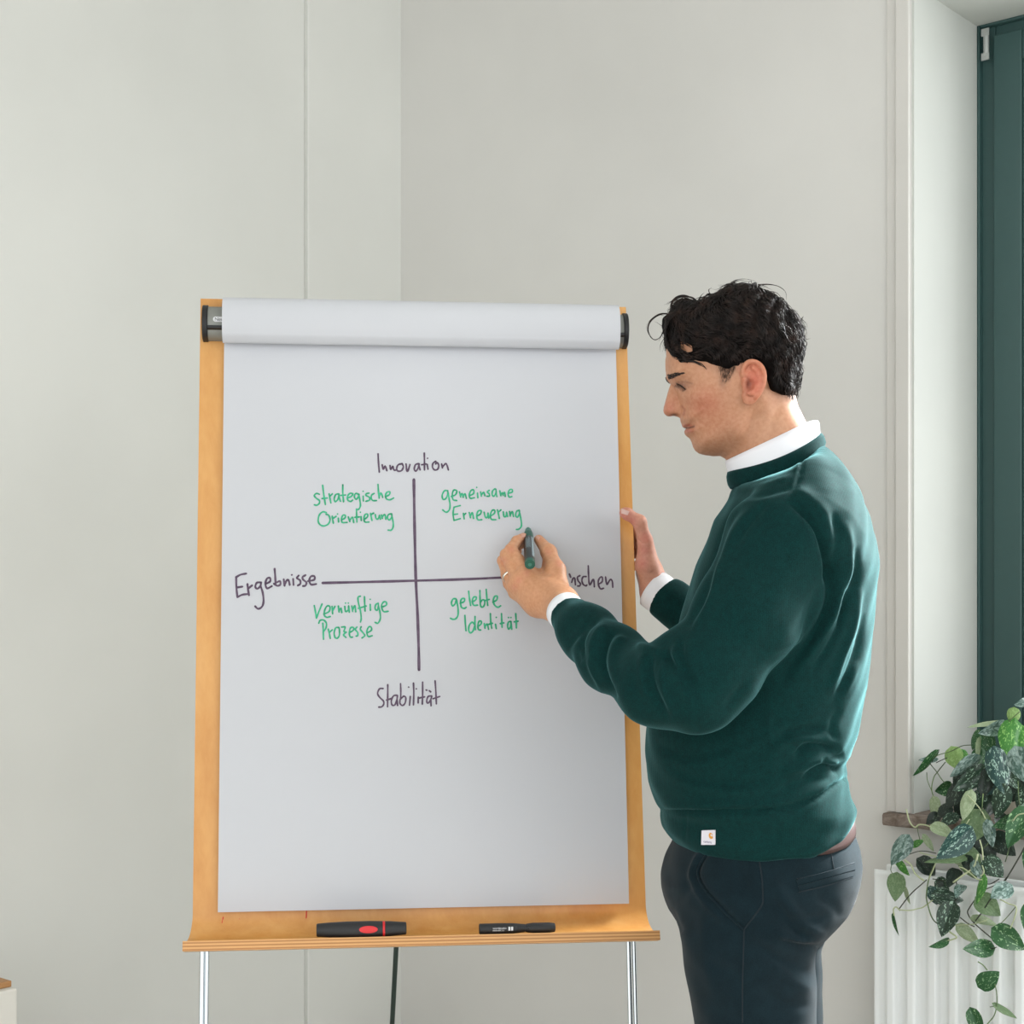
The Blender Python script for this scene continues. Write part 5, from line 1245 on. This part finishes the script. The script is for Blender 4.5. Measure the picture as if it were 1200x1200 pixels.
for j in range(60):
    o_ = rnd.uniform(-2.5, 2.5); q_ = rnd.uniform(-2.2, 2.2); yo = rnd.uniform(-.024, .010)
    free([(792+q_, 366+o_), (784+q_, 372+o_), (779.5+q_*.5+abs(q_)*.3, 384+o_), (779.5+abs(q_)*.6, 398+o_), (783+abs(q_), 409+o_), (790+q_, 418+o_*.8), (799+q_, 422+o_*.5), (807+q_, 422+o_*.6)][:rnd.choice((5, 6, 7, 8))], YB-.028+yo, rnd.uniform(.0003, .0007))
lk = mesh_obj('hair_locks', b.v, b.f, M['hair'], None); lk.parent = hair
lk.data.transform(Matrix.Translation(-person.location))
lk['kind'] = 'stuff'

# ---- marker in his hand
tip = np.array(P(618.8, 618.5, bY(618.8, 618.5)-.0015)); tail = np.array(P(621.0, 661.8, bY(621, 662)-.136)); ax = Vector(tip-tail); L = ax.length; ax.normalize(); o0 = Vector(tail)
gm = empty('whiteboard_marker', o0+ax*L/2, 'dark green felt marker held against the paper in his left hand', 'marker')
M['pen_green'] = NT('green_pen_plastic', (0, 84, 66), 0.4).m; M['pen_green_l'] = NT('green_nib_holder', (60, 120, 104), 0.5).m; M['pen_body'] = NT('pen_body', (18, 22, 22), 0.4).m
rp = .0086
b = MB(); b.lathe([(0, rp*.86), (.001, rp*.97), (.010, rp), (.0105, rp)], o0, ax, 26); b.build('end_plug', M['pen_green'], gm)
b = MB(); b.lathe([(-.0004, .0012), (-.0004, .0030), (0.0005, .0032)], o0, ax, 16); b.build('end_dimple', M['pen_green_l'], gm)
b = MB(); b.lathe([(.0105, rp*.99), (.0106, rp), (L*.66, rp), (L*.662, rp*.98)], o0, ax, 26); b.build('barrel', M['pen_body'], gm)
b = MB(); b.lathe([(L*.662, rp*.97), (L*.80, rp*.93), (L*.86, rp*.78), (L*.865, rp*.7)], o0, ax, 26); b.build('grip_collar', M['pen_green'], gm)
b = MB(); b.lathe([(L*.865, rp*.66), (L*.93, rp*.60), (L*.955, rp*.45), (L*.96, rp*.34)], o0, ax, 20); b.build('nib_holder', M['pen_green_l'], gm)
b = MB(); b.lathe([(L*.96, rp*.30), (L*.985, rp*.26), (L, rp*.12)], o0, ax, 14); b.build('nib', M['pen_green'], gm)
vw = (Vector((0, 0, ZC))-(o0+ax*L/2)).normalized(); sd = ax.cross(vw).normalized(); vw = sd.cross(ax).normalized()
b = MB(); seg = 10
def lab(a0, a1, t0, t1, r_, nm, mt_):
    b = MB(); vs = []
    for t in (t0, t1):
        for k in range(seg+1):
            a = a0+(a1-a0)*k/seg; vs.append(o0+ax*t+(vw*math.cos(a)+sd*math.sin(a))*r_)
    for t in (t0, t1):
        for k in range(seg+1):
            a = a0+(a1-a0)*k/seg; vs.append(o0+ax*t+(vw*math.cos(a)+sd*math.sin(a))*(r_-.0006))
    n_ = seg+1; f = [(k, k+1, n_+k+1, n_+k) for k in range(seg)]+[(2*n_+k, 3*n_+k, 3*n_+k+1, 2*n_+k+1) for k in range(seg)]
    mesh_obj(nm, vs, f, mt_, gm)
M['pen_grey'] = NT('pen_label_grey', (140, 158, 164), .45).m
lab(.55, 1.25, .02, L*.64, rp+.0002, 'silver_label', M['pen_grey'])
for k in range(5): lab(-.62+k*.20, -.54+k*.20, L*.33+.003*(k % 2), L*.62-.004*(k % 3), rp+.0002, 'print_line', M['pen_grey'])
# ------------------------------------------------------------ trailing plant and its pot
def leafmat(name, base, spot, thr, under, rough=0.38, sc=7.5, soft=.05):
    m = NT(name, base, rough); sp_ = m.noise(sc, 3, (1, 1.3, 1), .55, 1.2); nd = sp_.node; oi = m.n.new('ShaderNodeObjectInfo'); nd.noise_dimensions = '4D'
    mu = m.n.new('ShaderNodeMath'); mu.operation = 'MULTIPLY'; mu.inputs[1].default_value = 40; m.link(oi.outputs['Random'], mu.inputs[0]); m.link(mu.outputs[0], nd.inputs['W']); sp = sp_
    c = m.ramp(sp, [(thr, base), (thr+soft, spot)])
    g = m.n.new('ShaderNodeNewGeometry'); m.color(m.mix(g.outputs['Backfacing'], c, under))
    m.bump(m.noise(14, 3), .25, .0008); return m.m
LM = {
 'd': leafmat('leaf_dark_spotted', (22, 52, 34), (150, 180, 158), .565, (118, 140, 104)),
 'g': leafmat('leaf_green_spotted', (30, 84, 40), (146, 182, 136), .58, (122, 150, 104)),
 'b': leafmat('leaf_bright', (56, 122, 44), (134, 186, 100), .55, (150, 190, 110)),
 's': leafmat('leaf_silver', (62, 94, 84), (172, 196, 190), .42, (160, 176, 150), .3, 4.5, .25),
 't': leafmat('leaf_teal_spotted', (34, 70, 66), (150, 182, 168), .55, (122, 144, 112), .3),
 'o': leafmat('leaf_olive_underside', (92, 118, 80), (112, 136, 98), .5, (92, 116, 84), .5),
 'p': leafmat('leaf_pale_underside', (142, 160, 124), (160, 176, 144), .5, (150, 168, 134), .5),
 'l': leafmat('leaf_lime', (128, 164, 92), (150, 184, 116), .5, (140, 176, 110), .45),
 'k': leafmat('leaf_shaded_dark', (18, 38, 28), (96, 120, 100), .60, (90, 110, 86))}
def leaf_mesh(name, cup, fold, curl, notch):
    nu, nv = 12, 8; vs = []; fs = []
    for i in range(nu+1):
        t = i/nu
        wd = 0.5*(math.sin(math.pi*min(1, t**.62))**.85)*(1-.25*t) if 0 < t < 1 else 0
        wd = .52*math.sin(math.pi*t**.60)**.8 if 0 < t < 1 else 0.0
        for j in range(nv+1):
            s_ = -1+2*j/nv; y = s_*wd; x = t-notch*abs(s_)**1.2*max(0, 1-t*3.2)*1.0
            z = fold*abs(y)-cup*(y*y)*1.6-curl*(t-.45)**2+.012*math.sin(9*t+3*s_)-(.02 if abs(s_) < .01 else 0)
            vs.append((x, y, z))
    for i in range(nu):
        for j in range(nv):
            a = i*(nv+1)+j; fs.append((a, a+nv+1, a+nv+2, a+1))
    me = bpy.data.meshes.new(name); me.from_pydata(vs, [], fs); me.update(); me.polygons.foreach_set('use_smooth', [True]*len(fs)); return me
SH = [(.25, .18, .25, .16), (.35, .05, .5, .2), (.1, .45, .35, .12), (.45, .0, .15, .18)]
LEAF = {}
for k, mt_ in LM.items():
    for i, sh in enumerate(SH):
        me = leaf_mesh('leaf', *sh); me.materials.append(mt_); LEAF[k, i] = me
pY = wallY(1185)
plant = empty('trailing_plant', WP(sY(1192), -.03, ZS+.02), 'trailing potted vine with silver-spotted heart leaves spilling over the sill', 'plant')
# (base x, y, tip x, y, width px, kind, towards-camera offset from the wall, roll)
LV = [(1177,849,1147,860,16,'s',.0,.5),(1172,846,1133,852,6,'p',.0,1.0),(1188,832,1187,850,15,'l',.0,.1),(1206,822,1189,827,10,'s',.0,.6),(1188,848,1180,889,28,'b',.03,.15),(1147,858,1139,879,12,'g',.0,.4),
 (1148,868,1145,893,6,'p',.02,.9),(1115,878,1122,901,21,'l',-.02,.2),(1128,880,1134,893,9,'b',-.03,.3),(1144,889,1113,911,15,'s',.05,.5),(1154,903,1117,927,22,'d',.05,.45),(1166,882,1177,931,27,'t',.09,.1),
 (1190,880,1203,918,26,'s',.08,.4),(1180,884,1191,903,13,'t',.06,.3),(1097,884,1071,910,9,'g',-.02,.9),(1096,889,1076,890,7,'s',-.02,.8),(1115,921,1096,928,17,'g',.0,.5),(1093,937,1098,961,13,'p',.02,.7),
 (1128,916,1108,948,20,'k',.06,.5),(1137,930,1128,961,16,'p',.12,.2),(1176,924,1167,960,22,'d',.10,.2),(1188,960,1164,969,17,'g',.12,.4),(1157,965,1163,993,14,'s',.14,.3),(1205,950,1180,993,28,'g',.13,.3),
 (1150,954,1127,992,30,'o',.10,.2),(1136,973,1098,1007,29,'t',.18,.4),(1093,968,1120,982,15,'p',.16,.5),(1062,983,1044,1014,21,'s',.14,.35),(1069,990,1083,984,8,'b',.12,.6),(1051,1010,1065,1027,9,'b',.14,.8),(1051,1026,1049,1056,21,'o',.15,.1),
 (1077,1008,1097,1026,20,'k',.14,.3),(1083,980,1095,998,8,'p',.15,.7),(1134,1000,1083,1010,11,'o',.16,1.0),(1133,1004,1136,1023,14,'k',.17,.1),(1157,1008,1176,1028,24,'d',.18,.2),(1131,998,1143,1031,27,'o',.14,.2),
 (1183,1038,1162,1051,21,'s',.19,.2),(1152,1029,1144,1060,10,'b',.19,.7),(1146,1053,1173,1073,25,'o',.17,.2),(1140,1077,1171,1085,10,'p',.17,.9),(1096,1050,1130,1055,18,'d',.17,.3),(1116,1060,1103,1098,25,'d',.18,.2),(1091,1041,1098,1061,14,'t',.16,.3),
 (1124,1086,1148,1106,15,'p',.17,.2),(1111,1102,1089,1110,9,'g',.18,.7),(1047,1072,1053,1097,4,'g',.15,1.1),(1162,1111,1129,1112,21,'g',.18,.05),(1166,1090,1202,1113,27,'g',.19,.05),(1149,1155,1171,1139,22,'g',.18,.1),(1138,1184,1151,1216,17,'g',.18,.1),
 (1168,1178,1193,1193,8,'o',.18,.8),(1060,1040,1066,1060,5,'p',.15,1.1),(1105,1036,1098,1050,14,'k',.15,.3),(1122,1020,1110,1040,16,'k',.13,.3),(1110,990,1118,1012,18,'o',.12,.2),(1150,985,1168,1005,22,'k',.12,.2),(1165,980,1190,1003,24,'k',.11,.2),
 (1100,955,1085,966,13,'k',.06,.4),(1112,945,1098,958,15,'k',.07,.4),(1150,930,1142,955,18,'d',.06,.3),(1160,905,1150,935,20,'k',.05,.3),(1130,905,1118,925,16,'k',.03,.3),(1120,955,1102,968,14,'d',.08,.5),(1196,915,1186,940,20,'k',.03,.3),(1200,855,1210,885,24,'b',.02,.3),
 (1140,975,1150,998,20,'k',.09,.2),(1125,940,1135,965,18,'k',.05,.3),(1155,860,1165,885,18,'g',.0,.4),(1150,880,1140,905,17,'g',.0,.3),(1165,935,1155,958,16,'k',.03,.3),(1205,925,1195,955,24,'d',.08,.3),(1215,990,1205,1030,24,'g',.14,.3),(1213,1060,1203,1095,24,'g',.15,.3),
 (1100,1030,1112,1046,15,'d',.15,.4),(1128,1038,1120,1052,12,'s',.17,.5),(1118,1000,1130,1016,14,'p',.17,.5),(1170,955,1180,975,16,'k',.09,.3),(1142,1010,1150,1030,12,'s',.19,.6),(1178,905,1196,925,16,'d',.06,.4)]
rnd = random.Random(5)
nb = 0
for (x0, y0, x1, y1, wpx, kd, of, roll) in LV:
    Yb = wallY(min(x0, 1215))-of; jt = rnd.uniform(-.02, .02)
    A = P(x0, y0, Yb); T_ = P(x1, y1, Yb-.012+jt); ax = T_-A; Ln = ax.length; ax.normalize()
    vw = (Vector((0, 0, ZC))-A).normalized(); nrm = (vw-ax*vw.dot(ax)).normalized(); sd = nrm.cross(ax)
    rl = roll*(1 if (x0+y1) % 2 else -1)*.9
    n2 = nrm*math.cos(rl)+sd*math.sin(rl); sd2 = n2.cross(ax)
    wd = wpx*Yb/FPX/max(.35, math.cos(rl))
    me = LEAF[kd, rnd.randrange(4)]
    o = bpy.data.objects.new('leaf', me); COL.objects.link(o); o.parent = plant
    mt_ = Matrix((( ax.x*Ln, sd2.x*wd, n2.x*wd, A.x-plant.location.x), (ax.y*Ln, sd2.y*wd, n2.y*wd, A.y-plant.location.y), (ax.z*Ln, sd2.z*wd, n2.z*wd, A.z-plant.location.z), (0, 0, 0, 1)))
    o.matrix_local = mt_; nb += 1
print('leaves', nb)
m = NT('vine_stem', (92, 116, 78), .55); m.color(m.ramp(m.noise(30, 2), [(.35, (70, 86, 60)), (.65, (120, 146, 96))])); M['stem'] = m.m
M['stem_p'] = NT('pale_stem', (190, 200, 160), .5).m; M['stem_d'] = NT('dark_stem', (58, 62, 52), .6).m
ST = [('stem',.0011,-.01,[(1140,873),(1128,874),(1115,880),(1097,886),(1092,893)]),('stem',.0011,-.01,[(1090,895),(1098,905),(1105,915),(1114,922)]),('stem',.0012,-.01,[(1108,893),(1100,903),(1094,912),(1092,927),(1098,942),(1101,955)]),
 ('stem',.0009,-.01,[(1086,905),(1087,915),(1092,927)]),('stem_d',.0010,-.01,[(1097,894),(1103,891),(1110,888)]),('stem_p',.0016,.10,[(1062,948),(1066,963),(1072,969.5),(1077,966.5),(1085,967),(1092,970)]),('stem',.0009,.10,[(1075,968),(1076,976),(1078,984)]),
 ('stem_p',.0018,.16,[(1060,1008),(1067,1013),(1072,1023),(1077,1028),(1083,1032)]),('stem_d',.0013,.15,[(1086,1031),(1078,1038),(1070,1045),(1062,1054),(1053,1066)]),('stem_p',.0016,.16,[(1055,1067),(1050,1063),(1047,1066),(1048,1073)]),
 ('stem_p',.0014,.16,[(1053,1066),(1065,1067),(1075,1065),(1082,1063),(1090,1057),(1100,1050)]),('stem',.0014,.17,[(1098,1008),(1092,1020),(1088,1032),(1086,1045),(1086,1055),(1092,1075),(1100,1083),(1112,1086)]),('stem_p',.0013,.17,[(1109,1086),(1125,1084),(1140,1083),(1157,1078)]),
 ('stem_p',.0018,.18,[(1117,1083),(1112,1081.5),(1110,1086),(1113,1092),(1121,1098),(1116,1101),(1110,1102)]),('stem_d',.0013,.17,[(1142,1055),(1136,1064),(1134,1070),(1140,1080),(1152,1091),(1164,1101)]),('stem_d',.0014,.17,[(1142,1081),(1152,1067),(1160,1055),(1170,1041),(1180,1028)]),
 ('stem_d',.0016,.17,[(1178,1032),(1190,1012),(1200,994),(1208,975)]),('stem_d',.0011,.18,[(1161,1112),(1168,1110)]),('stem',.0012,.18,[(1146,1127),(1152,1131),(1157,1137)]),('stem',.0012,.18,[(1166,1153),(1168,1165),(1168,1178),(1165,1190),(1158,1199),(1150,1210)]),
 ('stem',.0009,.18,[(1160,1180),(1168,1179)]),('stem_p',.0014,.18,[(1172,1054),(1182,1059),(1191,1063),(1189,1075),(1184,1088)]),('stem_d',.0012,.18,[(1171,1030),(1160,1036),(1152,1034)]),('stem_d',.0012,.18,[(1169,1036),(1160,1040),(1150,1044)]),
 ('stem_d',.0011,.15,[(1097,1000),(1085,997.5),(1075,998),(1066,1001)]),('stem_p',.0012,.15,[(1098,1004),(1085,1001),(1078,999)]),('stem',.0009,.15,[(1045,1013),(1044,1020),(1048,1027)]),('stem_p',.0014,.17,[(1098,1006),(1094,1018),(1088,1031)]),
 ('stem_p',.0014,.19,[(1124,1016),(1130,1018),(1138,1024),(1145,1030),(1151,1031)]),('stem_p',.0020,.19,[(1117,1034),(1128,1026),(1138,1019),(1143,1012),(1146,1001)]),('stem_p',.0015,.18,[(1148,984),(1151,995),(1152,1008)]),('stem_p',.0014,.19,[(1151,1014),(1153,1022),(1149,1027)]),
 ('stem_p',.0013,.13,[(1134,932),(1142,940),(1150,950),(1155,960)]),('stem',.0012,.13,[(1150,955),(1151,945),(1152,930)]),('stem',.0012,.10,[(1193,915),(1194,935),(1197,950),(1205,960)]),('stem_p',.0015,.16,[(1187,962),(1193,955),(1202,953)]),
 ('stem',.0013,.14,[(1152,995),(1160,985),(1163,975)]),('stem',.0012,.17,[(1178,1010),(1181,1000),(1184,985)]),('stem_p',.0012,.17,[(1113,978),(1118,972),(1130,968),(1136,960)]),('stem_p',.0012,.02,[(1194,850),(1196,870),(1200,890)]),('stem',.0012,.03,[(1180,848),(1188,840),(1195,834)]),
 ('stem_d',.0012,.14,[(1104,1028),(1103,1045),(1107,1060)]),('stem_d',.0012,.14,[(1120,1030),(1122,1045),(1118,1060),(1112,1068)]),('stem_d',.0012,.15,[(1093,1030),(1110,1032),(1122,1030)]),('stem_d',.0012,.17,[(1125,1075),(1134,1082),(1142,1086)]),('stem',.0009,.18,[(1190,1063),(1180,1075),(1172,1083)])]
for kd, r_, of, pts in ST:
    c = [P(x, y, wallY(min(x, 1205))-of) for x, y in pts]; c = [Vector(q_) for q_ in catmull([tuple(v) for v in c], 5)]
    b = MB(); b.tube(c, r_, 6); b.build('stem', M[kd], plant, sharp=0)
# pot on the sill
pc = WP(sY(1196), -.045, ZS+.001); pot = empty('plant_pot', pc, 'pale beige tapered pot half hidden behind the spotted leaves on the sill', 'pot')
M['pot'] = NT('pot_ceramic', (198, 190, 178), .6).m; M['soil'] = NT('soil', (50, 38, 30), .95).m
b = MB(); b.lathe([(0, .050), (.002, .053), (.115, .068), (.118, .070), (.130, .070), (.132, .068), (.131, .064), (.110, .062), (.109, .001)], pc, UP, 40); b.build('vessel', M['pot'], pot)
b = MB(); b.lathe([(.110, .060), (.114, .045), (.116, .001)], pc, UP, 24); b.build('soil', M['soil'], pot)
